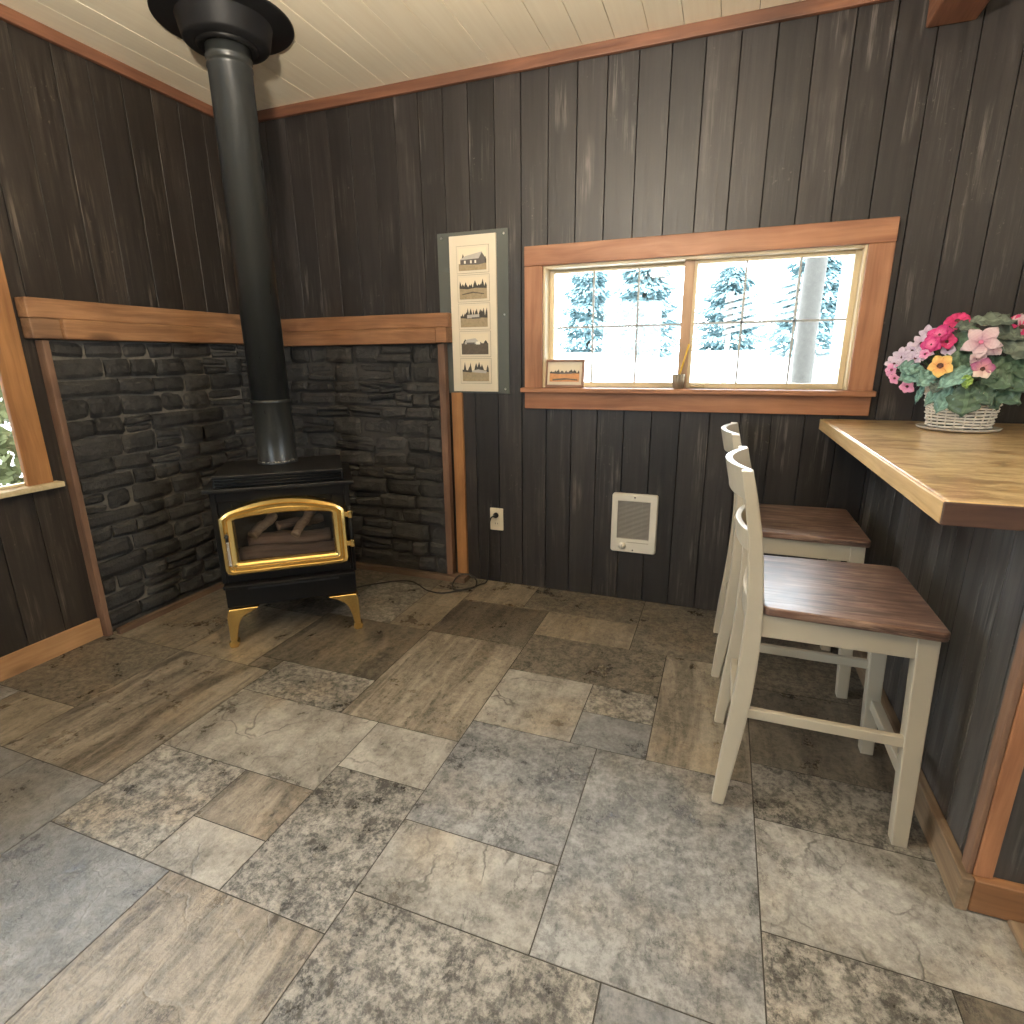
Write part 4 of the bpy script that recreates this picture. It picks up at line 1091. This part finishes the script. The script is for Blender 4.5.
sh = thing('garden_shed', 'white sided shed outside beyond the right edge of the window', 'shed', (4.6, 4.2, 0))
sw = MB()
for k in range(16): sw.box((-.75, 0, -.2 + k * .16), (1.0, 1.4, -.2 + k * .16 + .157))
sw.build('siding', M['siding'], sh, bevel=.006)
MB().prism([(-.85, 2.36), (1.1, 2.36), (.12, 2.9)], -.1, 1.5, lambda p, q, t: (p, t, q)).build('shed_roof', M['rail'], sh)
hb = MB(); rs = random.Random(9)
for k in range(15000):
    c_ = Vector((rs.uniform(-2.6, -1.9), rs.uniform(-3.6, 2.4), 0)); c_.z = rs.uniform(-.1, 1.9 + .25 * noise.noise(c_ * 2))
    d = Vector((rs.uniform(-1, 1), rs.uniform(-1, 1), rs.uniform(-1, 1))).normalized(); s_ = d.orthogonal().normalized() * .03; b = len(hb.v)
    hb.v += [c_ - s_, c_ + s_, c_ + s_ * .3 + d * .09, c_ - s_ * .3 + d * .09]; hb.face((b, b + 1, b + 2, b + 3))
tag(hb.build('hedge', M['hedge'], fix=False), 'green hedge outside the left window', 'hedge', None, 'stuff')

# ------------------------------------------------------------------ light
wd_ = bpy.data.worlds.new('sky'); S.world = wd_; wd_.use_nodes = True
bg = wd_.node_tree.nodes['Background']; bg.inputs[0].default_value = (.86, .93, 1.0, 1); bg.inputs[1].default_value = 19
def added_lamp(x, y, z, watts, label):  # unseen pendant uplight, added to brighten the ceiling and room
    t = thing('added_pendant_light', label, 'added pendant uplight', (x, y, 0))
    MB().lathe([(.055, H - .001), (.055, H - .02), (.012, H - .03)], n=24).build('ceiling_rose', M['white'], t)
    for k in range(3):
        a = 2 * PI * k / 3; MB().tube([(.01 * math.cos(a), .01 * math.sin(a), H - .03), (.185 * math.cos(a), .185 * math.sin(a), z + .07)], .003, 6).build('chain', M['brass'], t)
    MB().lathe([(0, z - .05), (.10, z - .03), (.17, z + .03), (.19, z + .075), (.184, z + .075), (.165, z + .035), (.10, z - .022), (0, z - .042)], n=40).build('bowl', M['white'], t)
    MB().lathe([(0, z - .03), (.03, z - .022), (.035, z), (.02, z + .022), (0, z + .026)], n=20).build('added_bulb_glass', M['lamp'], t)
    l = bpy.data.lights.new('added_bulb', 'POINT'); l.energy = watts; l.color = (1, .89, .74); l.shadow_soft_size = .06
    o = bpy.data.objects.new('added_bulb', l); COL.objects.link(o); o.location = (x, y, z + .090)
added_lamp(2.0, -2.4, 1.80, 290, 'added unseen bowl uplight above the room behind the viewer, brightens the ceiling'); added_lamp(4.7, -2.3, 1.85, 50, 'added unseen bowl uplight over the kitchen side, right of the bar')
def portal(loc_, rot, sx, sy):
    l = bpy.data.lights.new('portal', 'AREA'); l.shape = 'RECTANGLE'; l.size = sx; l.size_y = sy; l.cycles.is_portal = True
    o = bpy.data.objects.new('portal', l); COL.objects.link(o); o.location = loc_; o.rotation_euler = rot
portal((2.43, .14, 1.35), (-PI / 2, 0, 0), 1.34, .59)
portal((-.14, -2.21, 1.32), (0, -PI / 2, 0), 1.17, 1.7)
portal((1.35, YR - .14, 1.5), (PI / 2, 0, 0), .9, 1.0)
portal((X1 + .14, -2.25, 1.45), (0, PI / 2, 0), .9, 1.3)

# ------------------------------------------------------------------ camera
cm = bpy.data.cameras.new('camera'); co_ = bpy.data.objects.new('camera', cm); COL.objects.link(co_)
Rr = Vector((.93776444, .34715246, -.00911228)); Ru = Vector((-.08418968, .25272219, .96386908)); Rf = Vector((-.33691239, .90311498, -.26622053))
mw = Matrix((( Rr.x, Ru.x, -Rf.x, 2.6113), (Rr.y, Ru.y, -Rf.y, -2.7328), (Rr.z, Ru.z, -Rf.z, 1.2223), (0, 0, 0, 1)))
co_.matrix_world = mw
cm.sensor_width = 36; cm.lens = 557.3354 / 1024 * 36; cm.clip_start = .02; cm.clip_end = 200
S.camera = co_
S.view_settings.view_transform = 'Standard'; S.view_settings.look = 'None'; S.view_settings.gamma = 1; S.view_settings.use_curve_mapping = False
S.view_settings.exposure = 0.08
S.cycles.max_bounces = 10; S.cycles.diffuse_bounces = 6; S.cycles.glossy_bounces = 4; S.cycles.transparent_max_bounces = 12
S.cycles.use_denoising = True; S.cycles.sample_clamp_indirect = 8
